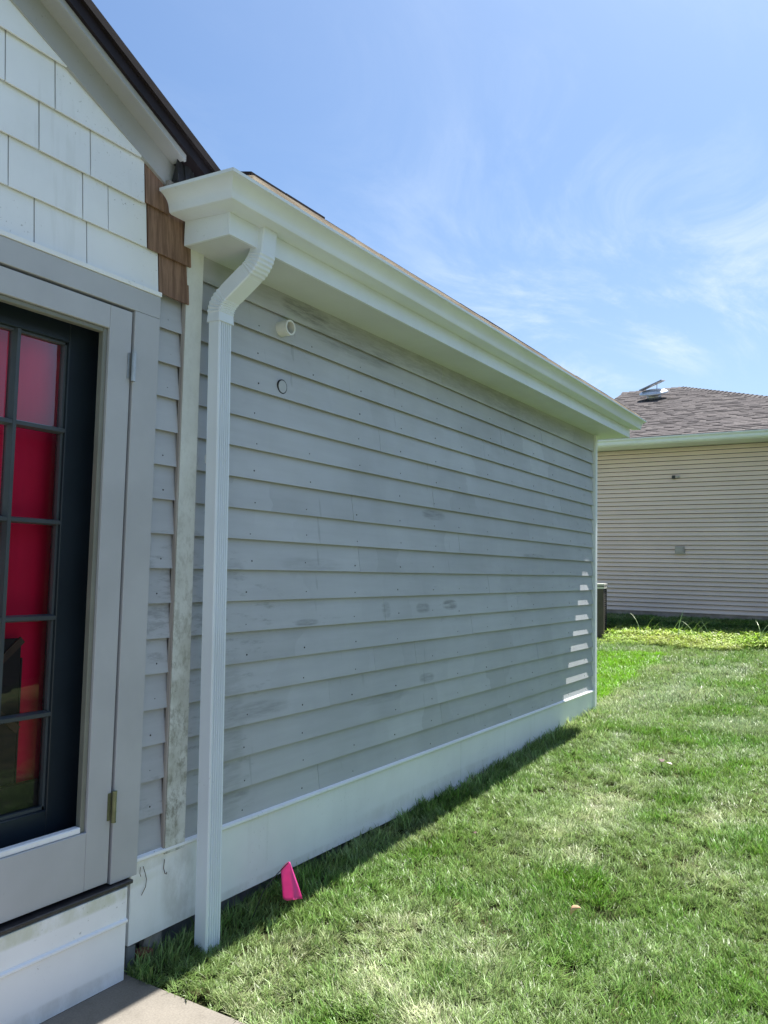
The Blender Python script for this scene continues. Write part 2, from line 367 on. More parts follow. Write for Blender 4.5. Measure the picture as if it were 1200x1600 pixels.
def tag(o, label=None, cat=None, group=None, kind=None):
    if label: o['label'] = label
    if cat: o['category'] = cat
    if group: o['group'] = group
    if kind: o['kind'] = kind
    return o

# ------------------------------------------------------------------ ground
GX = [-40, -5, 1.9, 2.5, 7.4, 9.5, 13.2, 20, 80]; GZ = [-1.45, -1.40, -1.392, -1.372, -1.20, -1.01, -.62, -.45, -.3]
def gz(x): return np.interp(x, GX, GZ)
xs = np.concatenate([np.linspace(-60, 0, 12), np.linspace(.5, 14, 109), np.linspace(16, 90, 14)])
ys = np.concatenate([np.linspace(-70, -7, 12), np.linspace(-6, 3, 73), np.linspace(5, 70, 12)])
gv = []; gf = []
for j, y in enumerate(ys):
    for i, x in enumerate(xs):
        z = float(gz(x)) + .012*math.sin(2.1*x+1.3*y)*math.cos(1.7*y-.8*x) - .028
        if x < 2.6 and y < .3 and x > -8 and y > -5: z -= .03*max(0, min(1, (2.5-x)/.5))
        gv.append((x, y, z))
n = len(xs)
for j in range(len(ys)-1):
    for i in range(n-1): gf.append((j*n+i, j*n+i+1, (j+1)*n+i+1, (j+1)*n+i))
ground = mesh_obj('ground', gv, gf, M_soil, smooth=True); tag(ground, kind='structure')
slab = box('patio', -3, 2.01, -6, .001, -1.50, -1.388, M_conc, bevel=.006); tag(slab, kind='structure')

# ------------------------------------------------------------------ main house
H = thing('house', 'grey clapboard house with long white gutter, downspout and a dark glazed door', 'house', (2.0, 2.0, -1.38))
E_ = .127
def tilt(x): return .0115*(x-2.13)
# sheathing behind the boards, and the far walls
jw = Join()
jw.box(1.95, 7.255, .030, .16, -1.30, 1.40)
jw.box(7.10, 7.255, .16, 5.0, -1.30, 1.45)
jw.box(-4.5, .93, .030, .16, -1.30, 1.60)
jw.add(*prism_xz([(-4.5, 1.02), (2.12, 1.02), (2.12, 1.36), (-1.15, 2.94), (-4.5, 1.35)], .030, .16))
jw.box(-4.5, 7.1, 4.9, 5.0, -1.3, 1.3)
jw.build('wall', M_pale, H)
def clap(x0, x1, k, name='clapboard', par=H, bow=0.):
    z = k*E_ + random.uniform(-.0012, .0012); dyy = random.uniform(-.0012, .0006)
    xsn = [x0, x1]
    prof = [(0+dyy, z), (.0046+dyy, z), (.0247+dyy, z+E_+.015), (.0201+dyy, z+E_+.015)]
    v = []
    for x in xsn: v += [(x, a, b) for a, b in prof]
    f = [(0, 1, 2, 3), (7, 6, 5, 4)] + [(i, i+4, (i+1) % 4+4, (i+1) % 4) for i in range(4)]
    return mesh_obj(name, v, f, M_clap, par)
joints = {-8: [3.13, 4.9], -7: [4.35], -6: [5.35], -5: [3.20, 5.9], -4: [3.593, 4.024, 6.2], -3: [4.75], -2: [3.684, 5.5], -1: [5.0], 0: [3.43, 6.0], 1: [4.55], 2: [5.7, 3.36], 3: [4.2],
          4: [6.4], 5: [3.6], 6: [4.9], 7: [5.172, 3.3], 8: [4.1, 5.95]}
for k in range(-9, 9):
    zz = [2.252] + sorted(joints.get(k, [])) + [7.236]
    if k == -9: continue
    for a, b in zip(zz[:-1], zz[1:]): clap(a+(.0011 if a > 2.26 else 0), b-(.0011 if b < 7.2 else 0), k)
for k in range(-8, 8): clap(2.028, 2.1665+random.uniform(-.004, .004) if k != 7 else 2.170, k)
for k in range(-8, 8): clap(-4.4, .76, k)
# frieze board under the soffit
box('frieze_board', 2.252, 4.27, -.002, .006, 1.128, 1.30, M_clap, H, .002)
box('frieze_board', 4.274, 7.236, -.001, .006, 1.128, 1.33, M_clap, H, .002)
# nail heads
jn = Join()
for k in range(-8, 9):
    for i, x in enumerate([2.60, 2.99, 3.40, 3.82, 4.22, 4.55, 4.97, 5.38, 5.79, 6.20, 6.61, 7.02]):
        if random.random() < .12: continue
        xx = x+random.uniform(-.018, .018); h = .030+random.uniform(-.008, .008); y = .018*h/E_
        rr = random.uniform(.0026, .0042); z = k*E_+h
        v = [(xx+rr*math.cos(t), y-.0016, z+rr*math.sin(t)) for t in np.linspace(0, 2*math.pi, 7)[:-1]] + [(xx+rr*math.cos(t), y+.004, z+rr*math.sin(t)) for t in np.linspace(0, 2*math.pi, 7)[:-1]]
        jn.add(v, [tuple(range(6))]+[(i_, (i_+1) % 6, (i_+1) % 6+6, i_+6) for i_ in range(6)])
for k in range(-8, 8):
    xx = 2.105+random.uniform(-.012, .012); z = k*E_+.035; y = .0042; rr = .0034
    v = [(xx+rr*math.cos(t), y, z+rr*math.sin(t)) for t in np.linspace(0, 2*math.pi, 7)[:-1]] + [(xx+rr*math.cos(t), y+.005, z+rr*math.sin(t)) for t in np.linspace(0, 2*math.pi, 7)[:-1]]
    jn.add(v, [tuple(range(6))]+[(i_, (i_+1) % 6, (i_+1) % 6+6, i_+6) for i_ in range(6)])
tag(jn.build('nail_heads', M_nail, H), kind='stuff')
# water table: skirt boards and the moulding that caps them
box('skirt_board', 2.026, 4.60, .0, .028, -1.310, -1.034, M_skirt, H, .0015)
box('skirt_board', 4.603, 7.236, .0005, .028, -1.310, -1.034, M_skirt, H, .0015)
def mould(x0, x1, y, z, par, k=1.):
    prof = [(y+.03, z+.026*k), (y-.004*k, z+.020*k), (y-.016*k, z+.014*k), (y-.017*k, z+.006*k), (y-.013*k, z), (y-.006*k, z-.004*k), (y+.03, z-.004*k)]
    m = len(prof); v = [(x0, a, b) for a, b in prof]+[(x1, a, b) for a, b in prof]
    f = [tuple(range(m)), tuple(range(2*m-1, m-1, -1))]+[(i, i+m, (i+1) % m+m, (i+1) % m) for i in range(m)]
    return mesh_obj('cap_moulding', v, f, M_skirt, par)
mould(2.028, 4.42, .003, -1.030, H); mould(4.421, 7.236, .003, -1.030, H)
# corner board and the old vertical strip
box('corner_board', 7.238, 7.290, -.020, .03, -1.26, 1.30, M_skirt, H, .0015)
box('corner_return', 7.258, 7.290, .0305, .12, -1.26, 1.30, M_skirt, H)
v = []
for (z, x0, x1, y0) in ((-1.036, 2.170, 2.268, -.012), (-.5, 2.169, 2.262, -.012), (.1, 2.168, 2.256, -.013), (.7, 2.167, 2.251, -.013), (1.235, 2.166, 2.249, -.014)):
    v += [(x0, .004, z), (x0, y0, z), (x1, y0, z), (x1, .010, z)]
f = [(0, 1, 2, 3), (19, 18, 17, 16)]+[(4*i+k, 4*i+(k+1) % 4, 4*i+4+(k+1) % 4, 4*i+4+k) for i in range(4) for k in range(4)]
st = mesh_obj('corner_strip', v, f, M_strip, H, bevel=.001); tag(st, label='mildewed white vertical strip')
v = []
for z in (-1.03, 1.22): v += [(2.1625, .006, z), (2.1625, -.008, z), (2.1655, -.011, z), (2.1655, .006, z)]
mesh_obj('raw_edge', v, [(0, 1, 2, 3), (7, 6, 5, 4)]+[(k, (k+1) % 4, 4+(k+1) % 4, 4+k) for k in range(4)], M_rawedge, st)

# pipe stub, round plug, cut mark
def ring(cx, y0, y1, cz, ro, ri, seg=24):
    v = []; f = []
    for k in range(seg):
        t = 2*math.pi*k/seg
        for (rr, y) in ((ro, y1), (ro, y0), (ri, y0), (ri, y1)): v.append((cx+rr*math.cos(t), y, cz+rr*math.sin(t)))
    for k in range(seg):
        for j in range(3): f.append((4*k+j, 4*((k+1) % seg)+j, 4*((k+1) % seg)+j+1, 4*k+j+1))
    return v, f
pp = mesh_obj('pipe_stub', *ring(2.752, -.052, .02, 1.066, .034, .026), M_pvc, H, smooth=False)
mesh_obj('pipe_bore', *ring(2.752, -.010, .0, 1.066, .0258, .0005), M_black, pp)
rp = mesh_obj('round_plug', *ring(2.773, .0006, .012, .812, .0275, .0005), M_clap, H)
mesh_obj('plug_gap', *ring(2.773, .0018, .010, .812, .0318, .0277), M_black, rp)

# ---------------- gable shingles above the door
def cut(x): return 1.403-.482*(x-2.06)           # lower edge of the rake board along the wall
rows = [(.998, 1.152, [-.9, -.62, -.33, -.05, .22, .52, .78, 1.02, 1.29, 1.512, 1.708, 2.022]),
        (1.150, 1.309, [-.85, -.58, -.25, -.02, .3, .61, .85, 1.13, 1.415, 1.684, 1.788, 1.960]),
        (1.308, 1.467, [-.9, -.61, -.3, -.08, .24, .5, .82, 1.05, 1.28, 1.512, 1.706, 1.941]),
        (1.466, 1.626, [-.8, -.5, -.22, .1, .4, .66, .93, 1.2, 1.387, 1.561, 1.918]),
        (1.625, 1.785, [-.7, -.4, -.1, .2, .5, .77, 1.08, 1.3, 1.598]),
        (1.784, 1.94, [-.7, -.42, -.1, .15, .5, .8, 1.1, 1.28])]
def shingle(x0, x1, z0, z1, mat, name='shingle', wav=0.):
    zt0 = min(z1+.02, cut(x0)+.012); zt1 = min(z1+.02, cut(x1)+.012)
    yf0 = -.020; sl = .013/.157
    poly = [(x0, z0+random.uniform(-wav, wav)), (x1, z0+random.uniform(-wav, wav))]
    if zt1 > poly[1][1]+.004: poly.append((x1, zt1))
    else: poly[1] = ((1.403-z0)/.482+2.06+.024, z0)
    if zt0 > zt1+1e-4 and zt0 == z1+.02 and len(poly) > 2: poly.append((2.06+(1.415-zt0)/.482, zt0))
    poly.append((x0, zt0))
    m = len(poly); jit = random.uniform(-.0012, .0012)
    v = [(a, yf0+jit+sl*(b-z0), b) for a, b in poly]+[(a, yf0+jit+.0065+sl*(b-z0), b) for a, b in poly]
    f = [tuple(range(m)), tuple(range(2*m-1, m-1, -1))]+[(i, i+m, (i+1) % m+m, (i+1) % m) for i in range(m)]
    return mesh_obj(name, v, f, mat, H)
for z0, z1, xs_ in rows:
    for a, b in zip(xs_[:-1], xs_[1:]): shingle(a+.0022, b-.0022, z0, z1, M_shing, wav=.001)
for (x0, x1, z0, z1) in ((2.026, 2.1745, 1.004, 1.155), (1.964, 2.176, 1.150, 1.309), (1.945, 2.060, 1.312, 1.467)):
    o = shingle(x0, x1, z0, z1, M_cedar, wav=.002); o['label'] = 'bare brown cedar shingle'
# white head flashing under the shingles
box('head_flashing', .72, 2.024, -.037, .0, .984, 1.0, M_skirt, H, .001)

# rake board, rake soffit, verge
def along(x0, x1, off0, off1, y0, y1, name, mat, par=H):
    poly = [(x0, cut(x0)+off0), (x1, cut(x1)+off0), (x1, cut(x1)+off1), (x0, cut(x0)+off1)]
    v, f = prism_xz(poly, y0, y1); return mesh_obj(name, v, f, mat, par)
along(-1.1, 2.16, 0, .14, -.022, .03, 'rake_board', M_frz)
along(-1.1, 2.06, .100, .112, -.093, -.0225, 'rake_soffit', M_frz)
along(-1.1, 2.05, .082, .108, -.104, -.0935, 'rake_fascia', M_frz)
along(-1.1, 2.19, .106, .150, -.118, -.020, 'rake_drip', M_drip)
vg = along(-1.1, 2.22, .150, .182, -.132, -.020, 'verge_shingles', M_roofdark)
# ragged torn_felt and splintered wood where the roofs meet
jf = Join()
for i in range(10):
    x = 2.058+.135*i/9; zt_ = cut(x)+.104; zl_ = 1.375
    jf.add([(x-.014, -.080+.012*math.sin(i*2.1), zl_), (x+.016, -.086+.010*math.cos(i*3), zl_-.004), (x+.014, -.070+.01*math.cos(i*1.3), max(zl_+.02, zt_)), (x-.012, -.062+.012*math.sin(i*1.9), max(zl_+.02, zt_+.004)), (x, -.015, zl_+.03)], [(0, 1, 2, 3), (1, 4, 2), (0, 3, 4), (0, 4, 1), (3, 2, 4)])
jf.build('torn_felt', M_felt_shade, H)
jf = Join()
jf.box(2.030, 2.052, -.040, -.023, 1.385, 1.428); jf.box(2.048, 2.060, -.046, -.024, 1.38, 1.415); jf.build('splintered_wood', M_rawedge, H)
# roofs (upper surfaces)
rj = Join()
def slabroof(quad, th=.03):
    q4 = [Vector(a) for a in quad]; nrm = (q4[1]-q4[0]).cross(q4[3]-q4[0]).normalized()
    if nrm.z < 0: nrm = -nrm
    return [a-nrm*th for a in q4]+list(q4), BF
zr = lambda x: cut(x)+.182
rj.add(*slabroof([(2.30, -.02, zr(2.30)), (-1.15, -.02, zr(-1.15)), (-1.15, 5.2, zr(-1.15)), (2.30, 5.2, zr(2.30))]))
rj.add(*slabroof([(-1.15, -.02, zr(-1.15)), (-4.9, -.02, zr(-1.15)-1.81), (-4.9, 5.2, zr(-1.15)-1.81), (-1.15, 5.2, zr(-1.15))]))
rj.build('main_roof', M_roof, H)

# ---------------- eave of the long wing: soffit, fascia, gutter, roof edge
x0e, x1e = 2.130, 7.500
zb = 1.298            # gutter bottom / fascia top at x = 2.13
box('soffit', x0e+.012, x1e-.002, -.242, -.0005, 1.222, 1.232, M_soff, H, tilt=tilt)
box('soffit', 7.292, x1e-.002, -.0004, 1.0, 1.222, 1.232, M_soff, H, tilt=tilt)
box('fascia', x0e, x1e, -.255, -.243, 1.216, 1.385, M_alu, H, .001, tilt)
box('fascia', x0e, x0e+.0115, -.2425, -.026, 1.216, 1.385, M_alu, H, .001, tilt)
box('fascia', x1e-.0015, x1e+.010, -.2425, 1.0, 1.216, 1.40, M_alu, H, .001, tilt)
prof = [(.0005, .0), (.070, .0), (.0785, .004), (.0815, .011), (.0825, .020), (.0855, .031), (.0920, .043), (.1015, .053), (.113, .0605), (.124, .065), (.1305, .0665), (.1315, .0775), (.1270, .080), (.120, .078),
        (.120, .070), (.100, .058), (.080, .030), (.062, .006), (.0005, .006)]
stations = []
def st_ret(y): return [(x0e-o, y, zb+z) for o, z in prof]
s0 = [(x0e-o, -.0265, zb+z+.012) for o, z in prof]
s1 = [(x0e-o, -.255-o, zb+z) for o, z in prof]
xe = 7.585
nseg = 14
secs = [s0, s1]
for i in range(1, nseg+1):
    x = 2.13+(xe-2.13)*i/nseg; wv = random.uniform(-.0015, .0015)
    secs.append([(x, -.255-o+wv*(o > .05), zb+z+tilt(x)) for o, z in prof])
v = [p_ for s_ in secs for p_ in s_]; m = len(prof); f = []
for i in range(len(secs)-1):
    for k in range(m): f.append((i*m+k, (i+1)*m+k, (i+1)*m+(k+1) % m, i*m+(k+1) % m))
f.append(tuple(range(m)))
gut = mesh_obj('gutter', v, f, M_alu, H)
def soft(o, deg):
    bm = bmesh.new(); bm.from_mesh(o.data)
    for f_ in bm.faces: f_.smooth = True
    for e_ in bm.edges: e_.smooth = len(e_.link_faces) == 2 and e_.calc_face_angle(0) < math.radians(deg)
    bm.to_mesh(o.data); bm.free()
soft(gut, 32)
pc = prof[:14]
v = [(xe+.0005, -.255-o, zb+z+tilt(xe)) for o, z in pc]+[(xe+.002, -.255-o, zb+z+tilt(xe)) for o, z in pc]
v += [(xe+.0005, -.2555, zb+.076+tilt(xe)), (xe+.002, -.2555, zb+.076+tilt(xe))]
k_ = len(pc)
mesh_obj('end_cap', v, [tuple(range(k_))+(2*k_,), tuple(range(2*k_-1, k_-1, -1))+(2*k_+1,)]+[(i, i+1, i+1+k_, i+k_) for i in range(k_-1)], M_alu, gut)
# a bent dimple near the far end of the gutter lip
# roof deck edge and shingle edge over the gutter
def rz(x, y): return 1.429+tilt(x)*.93+.25*(y+.33)
def strip_roof(xa, xb, ya, yb, h0, h1):
    return [(xa, ya, rz(xa, ya)+h0), (xb, ya, rz(xb, ya)+h0), (xb, yb, rz(xb, yb)+h0), (xa, yb, rz(xa, yb)+h0),
            (xa, ya, rz(xa, ya)+h1), (xb, ya, rz(xb, ya)+h1), (xb, yb, rz(xb, yb)+h1), (xa, yb, rz(xa, yb)+h1)]
mesh_obj('roof_deck', strip_roof(2.165, 7.56, -.33, .2, -.050, .004), BF, M_deck, H)
mesh_obj('drip_edge', strip_roof(2.086, 7.555, -.36, -.3305, -.056, -.052), BF, M_alu, H)
rs = Join(); rs.add(strip_roof(2.20, 7.76, -.10, 3.2, .0045, .012), BF)
x = 2.170
while x < 7.55:
    b = min(7.58, x+random.uniform(.2, .32)); lift = random.uniform(0, .003)+(.007 if x < 2.45 else .005 if 3.9 < x < 5.2 else 0)
    rs.add(strip_roof(x, b-.004, -.316+random.uniform(-.006, .004), -.1005, .0045, .0105+lift), BF); x = b
rs.build('roof_shingles', M_roofdark, H)

# ---------------- downspout: ribbed rectangular pipe, two crimped elbows
def rect_section(cx, w, d, ribs, depth=.0095):
    # local (x, y): front at -d/2; ribs as shallow flutes in the front face
    pts = [(-w/2, d/2), (-w/2, -d/2+.004), (-w/2+.004, -d/2)]
    if ribs:
        nr = 5
        for i in range(nr):
            a = -w/2+.009+(w-.018)*i/nr; s_ = (w-.018)/nr
            pts += [(a+s_*.12, -d/2), (a+s_*.40, -d/2+depth), (a+s_*.60, -d/2+depth), (a+s_*.88, -d/2)]
    pts += [(w/2-.004, -d/2), (w/2, -d/2+.004), (w/2, d/2)]
    return [(a+cx, b) for a, b in pts]
def loft(secs):
    m = len(secs[0]); v = [p_ for s_ in secs for p_ in s_]; f = []
    for i in range(len(secs)-1):
        for k in range(m): f.append((i*m+k, i*m+(k+1) % m, (i+1)*m+(k+1) % m, (i+1)*m+k))
    f += [tuple(range(m-1, -1, -1)), tuple(range((len(secs)-1)*m, len(secs)*m))]
    return v, f
def dsx(z): return 2.302-.012*(z-1.0)/2.4*-1+(.010 if z < -1 else 0)*0
W_, D_ = .074, .056
secs = []
for z, cx, cyy, sc in ((-1.400, 2.302, -.112, 1.04), (-1.2, 2.301, -.110, 1.03), (-.4, 2.299, -.096, 1.0), (.4, 2.297, -.082, .98), (1.005, 2.294, -.070, .96)):
    secs.append([(a, b+cyy, z) for a, b in rect_section(cx, W_*sc, D_*sc, True)])
ds = mesh_obj('downspout', *loft(secs), M_alu, H)
# elbow path in the y-z plane
def elbow(path, w, d, name, crimp):
    secs = []
    for i, (y, z, ang, s_) in enumerate(path):
        t = (math.sin(ang)*-1, math.cos(ang))             # direction of flow upward: (dy, dz)
        nrm = (-math.cos(ang), -math.sin(ang))            # outward (front) direction
        sec = rect_section(2.296+.034*max(0, min(1, (z-1.02)/.25)), w*s_*1.10, d*s_*1.12, False)
        secs.append([(a, y-nrm[0]*b*1.0, z-nrm[1]*b*1.0) for a, b in [(p_[0], p_[1]) for p_ in sec]])
    return mesh_obj(name, *loft(secs), M_alu, ds)
def arc(y0, z0, a0, a1, rad, n_, crimps=True):
    out = []; y, z = y0, z0; da = (a1-a0)/n_
    for i in range(n_+1):
        a = a0+da*i
        out.append((y, z, a, 1.055 if i % 2 else .985))
        am = a+da/2; y += -math.sin(am)*rad*abs(da); z += math.cos(am)*rad*abs(da)
    return out
A1 = math.radians(53)
p1 = arc(-.070, .990, 0, A1, .085, 12); p1 = [(p1[0][0], .955, 0, 1.05)]+p1
ye, ze = p1[-1][0], p1[-1][1]
p1 += [(ye-math.sin(A1)*.02, ze+math.cos(A1)*.02, A1, 1.02), (ye-math.sin(A1)*.125, ze+math.cos(A1)*.125, A1, 1.02)]
elbow(p1, W_, D_, 'elbow', True)
ye, ze = ye-math.sin(A1)*.105, ze+math.cos(A1)*.105
p2 = [(ye, ze, A1, .985)]+arc(ye-math.sin(A1)*.03, ze+math.cos(A1)*.03, A1, math.radians(6), .095, 12)
yl, zl = p2[-1][0], p2[-1][1]
p2 += [(yl-.002, max(zl+.006, zb+.003), .05, .97)]

elbow(p2, W_, D_, 'elbow', True)
stp = box('strap', 2.247, 2.262, -.010, -.003, .405, .437, M_galv, ds)
box('strap', 2.262, 2.30, -.052, -.046, .405, .437, M_galv, ds)

# ---------------- door unit: plinth, casing, storm door, entry door
box('door_plinth', .70, 1.974, -.046, .0, -1.3875, -1.080, M_skirt, H, .002)
mould(.70, 1.972, -.043, -1.197, H, .72)
box('threshold', .70, 1.994, -.050, .02, -1.0745, -1.062, M_darkmetal, H, .002)
box('door_casing', 1.909, 2.022, -.034, .03, -1.058, .9015, M_trim, H, .0015)
box('door_casing', .76, .873, -.034, .03, -1.058, .9015, M_trim, H, .0015)
box('door_casing', .76, 2.0225, -.033, .03, .9025, .983, M_trim, H, .0015)
# jambs and head of the opening
jj = Join(); jj.box(1.895, 1.93, .031, .30, -1.06, .93); jj.box(.85, .885, .031, .30, -1.06, .93); jj.box(.886, 1.894, .031, .30, .8955, .93); jj.build('door_jamb', M_navy, H)
SD = thing('storm_door', None, None, (1.39, -.03, -1.05)); SD.parent = H; SD.location = Vector((1.39, -.03, -1.05))-Vector(H.location)
y0s, y1s = -.030, -.002
box('stile', 1.806, 1.8995, y0s, y1s, -1.049, .893, M_trim, SD, .0015)
box('stile', .880, .974, y0s, y1s, -1.049, .893, M_trim, SD, .0015)
box('rail', .9745, 1.8055, y0s, y1s, .812, .893, M_trim, SD, .0015)
box('rail', .9745, 1.8055, y0s, y1s, -1.049, -.862, M_trim, SD, .0015)
# glazing bead around the opening
M_bead = simple('olive_grey_bead', (.19, .195, .165), .5, .1)
box('glazing_bead', 1.788, 1.8055, y0s+.010, y1s+.006, -.8615, .8115, M_bead, SD, .002)
box('glazing_bead', .9745, .992, y0s+.010, y1s+.006, -.8615, .8115, M_bead, SD, .002)
box('glazing_bead', .9925, 1.7875, y0s+.010, y1s+.006, .796, .8115, M_bead, SD, .002)
box('glazing_bead', .9925, 1.7875, y0s+.006, y1s+.006, -.8615, -.842, M_skirt, SD, .003)
def hinge(z, mat):
    h = Join(); h.add(*tube([(1.9040, -.041, z-.048), (1.9040, -.041, z+.048)], .0078, 10))
    for dz in (-.050, .049): h.add(*tube([(1.9040, -.041, z+dz-.002), (1.9040, -.041, z+dz+.002)], .0088, 10))
    for dz in (-.017, .016): h.add(*tube([(1.9040, -.041, z+dz-.001), (1.9040, -.041, z+dz+.001)], .0085, 10))
    h.box(1.885, 1.899, -.0325, -.0305, z-.045, z+.045)
    return h.build('hinge', mat, SD, False)
hinge(.700, M_steel); o = hinge(-.800, M_brass); o['label'] = 'tarnished brass hinge'
# entry door behind: stiles, rails, muntins, panes
ED = thing('entry_door', None, None, (1.39, .1, -1.05)); ED.parent = H; ED.location = Vector((1.39, .1, -1.05))-Vector(H.location)
yA, yB = .078, .118
LX = [1.113, 1.306, 1.3335, 1.5265, 1.554, 1.729]   # pane bands in x
LX = [(1.160, 1.333), (1.358, 1.531), (1.556, 1.729)]
LZ = [(.466, .756), (.156, .444), (-.158, .136), (-.472, -.180), (-.790, -.494)]
box('door_stile', 1.7305, 1.894, yA, yB, -1.05, .895, M_navy, ED, .002)
box('door_stile', .887, 1.1585, yA, yB, -1.05, .895, M_navy, ED, .002)
box('door_rail', 1.159, 1.730, yA, yB, .757, .895, M_navy, ED, .002)
box('door_rail', 1.159, 1.730, yA, yB, -1.05, -.791, M_navy, ED, .002)
def bevbar(name, x0, x1, z0, z1, vert):
    # moulded bar: flat nose, sloped flanks
    if vert:
        xm = (x0+x1)/2; pr = [(x0, yB-.005), (x0, yA+.018), (xm-.006, yA), (xm+.006, yA), (x1, yA+.018), (x1, yB-.005)]
        v = [(a, b, z0) for a, b in pr]+[(a, b, z1) for a, b in pr]
    else:
        zm = (z0+z1)/2; pr = [(z0, yB-.006), (z0, yA+.019), (zm-.006, yA+.001), (zm+.006, yA+.001), (z1, yA+.019), (z1, yB-.006)]
        v = [(x0, b, a) for a, b in pr]+[(x1, b, a) for a, b in pr]
    f = [(0, 1, 2, 3, 4, 5), (11, 10, 9, 8, 7, 6)]+[(i, i+6, (i+1) % 6+6, (i+1) % 6) for i in range(6)]
    return mesh_obj(name, v, f, M_munt, ED)
for a, b in ((1.333, 1.358), (1.531, 1.556)): bevbar('muntin', a, b, -.7905, .7565, True)
for a, b in ((.444, .466), (.136, .156), (-.180, -.158), (-.494, -.472)):
    for xa, xb in ((1.1595, 1.3525), (1.3385, 1.5505), (1.5365, 1.7295)): bevbar('muntin', xa, xb, a, b, False)
for a, b in ((1.7215, 1.7302),): box('glass_stop', a, b, yA+.012, yB-.004, -.790, .756, M_munt, ED)
box('glass_stop', 1.160, 1.729, yA+.012, yB-.004, .748, .7565, M_munt, ED); box('glass_stop', 1.160, 1.729, yA+.012, yB-.004, -.7905, -.780, M_munt, ED)
for xa, xb in LX:
    for za, zb_ in LZ:
        d = random.uniform(-.0006, .0006)
        v = [(xa-.004, yA+.026+d, za-.004), (xb+.004, yA+.026-d, za-.004), (xb+.004, yA+.026, zb_+.004), (xa-.004, yA+.026+d/2, zb_+.004)]
        mesh_obj('pane', v, [(0, 1, 2, 3)], M_glass, ED)
# curtain and dim room behind the door
cv = []; cf = []; nx = 90
for i in range(nx+1):
    x = .95+.93*i/nx; yy = .185+.0012*math.sin(x*17)+.0008*math.sin(x*31+1)
    cv += [(x, yy, -1.0), (x, yy, .88)]
for i in range(nx): cf.append((2*i, 2*i+2, 2*i+3, 2*i+1))
cur = mesh_obj('curtain', cv, cf, M_red, smooth=True); tag(cur, 'crimson curtain hanging behind the panes of the dark door', 'curtain')
sh_ = thing('cross_braced_stand', 'dark wooden stand with crossed braces behind the lowest door panes', 'stand', (1.5, .16, -1.04))
box('front_panel', 1.0, 1.655, .1455, .152, -1.03, -.235, M_darkwood, sh_, .001)
for (xa, za, xb, zb_) in ((1.45, -.42, 1.655, -.24), (1.45, -.36, 1.655, -.53)):
    d = Vector((xb-xa, 0, zb_-za)).normalized(); nn = Vector((-d.z, 0, d.x))*.012
    v = []
    for y in (.1385, .145): v += [(xa+nn.x, y, za+nn.z), (xb+nn.x, y, zb_+nn.z), (xb-nn.x, y, zb_-nn.z), (xa-nn.x, y, za-nn.z)]
    mesh_obj('brace', v, BF, M_brace, sh_)
box('front_leg', 1.656, 1.662, .1455, .152, -1.03, -.3, M_darkwood, sh_)
box('foot_rail', 1.0, 1.735, .125, .145, -1.03, -.70, M_darkwood, sh_, .002)
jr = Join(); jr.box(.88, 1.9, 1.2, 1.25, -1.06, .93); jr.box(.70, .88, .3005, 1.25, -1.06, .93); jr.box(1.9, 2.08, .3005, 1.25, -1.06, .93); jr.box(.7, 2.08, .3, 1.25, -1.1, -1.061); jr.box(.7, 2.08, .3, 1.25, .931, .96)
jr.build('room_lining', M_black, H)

# ---------------- under the skirt
box('foundation', 1.98, 7.25, .07, .20, -1.60, -1.29, M_found, H)
def rock(name, c, s, seed, mat):
    bm = bmesh.new(); bmesh.ops.create_icosphere(bm, subdivisions=2, radius=1); rr = random.Random(seed)
    for v_ in bm.verts:
        k = 1+rr.uniform(-.14, .14); v_.co = Vector((max(-.75, min(.75, v_.co.x))*s[0]*k, max(-.7, min(.7, v_.co.y))*s[1]*k, max(-.6, min(.65, v_.co.z))*s[2]*k))
    vs = [v_.co+Vector(c) for v_ in bm.verts]; fs = [tuple(v_.index for v_ in f_.verts) for f_ in bm.faces]; bm.free()
    return mesh_obj(name, vs, fs, mat)
tag(rock('stone', (2.165, .038, -1.345), (.055, .03, .055), 3, M_stone), 'pale grey rubble stone in the gap under the skirt board by the downspout', 'stone')
cb_ = box('concrete_block', 2.032, 2.072, .010, .066, -1.42, -1.318, M_found, None, .004); tag(cb_, 'grey concrete block end under the skirt, next to the door plinth', 'block')
bk = mesh_obj('brick_fragment', [tuple(Vector(a)) for a in boxv(2.082, 2.135, -.012, .04, -1.392, -1.352)], BF, M_brick, bevel=.004); tag(bk, 'broken red brick lying in grass under the skirt board', 'brick')

vj = Join()
vj.add(*tube([(2.075, -.006, -1.052), (2.083, -.008, -1.075), (2.092, -.007, -1.10), (2.088, -.008, -1.125), (2.072, -.006, -1.15)], .0013, 5))
vj.add(*tube([(2.062, -.006, -1.05), (2.058, -.009, -1.07), (2.064, -.008, -1.082)], .0011, 5))
vj.add(*tube([(2.175, -.006, -1.055), (2.170, -.008, -1.085), (2.176, -.010, -1.105), (2.186, -.008, -1.110), (2.188, -.006, -1.104)], .0015, 5))
tag(vj.build('dried_vine', M_leafd), 'thin dried vine tendrils clinging to the white skirt board below the corner strip', 'vine')
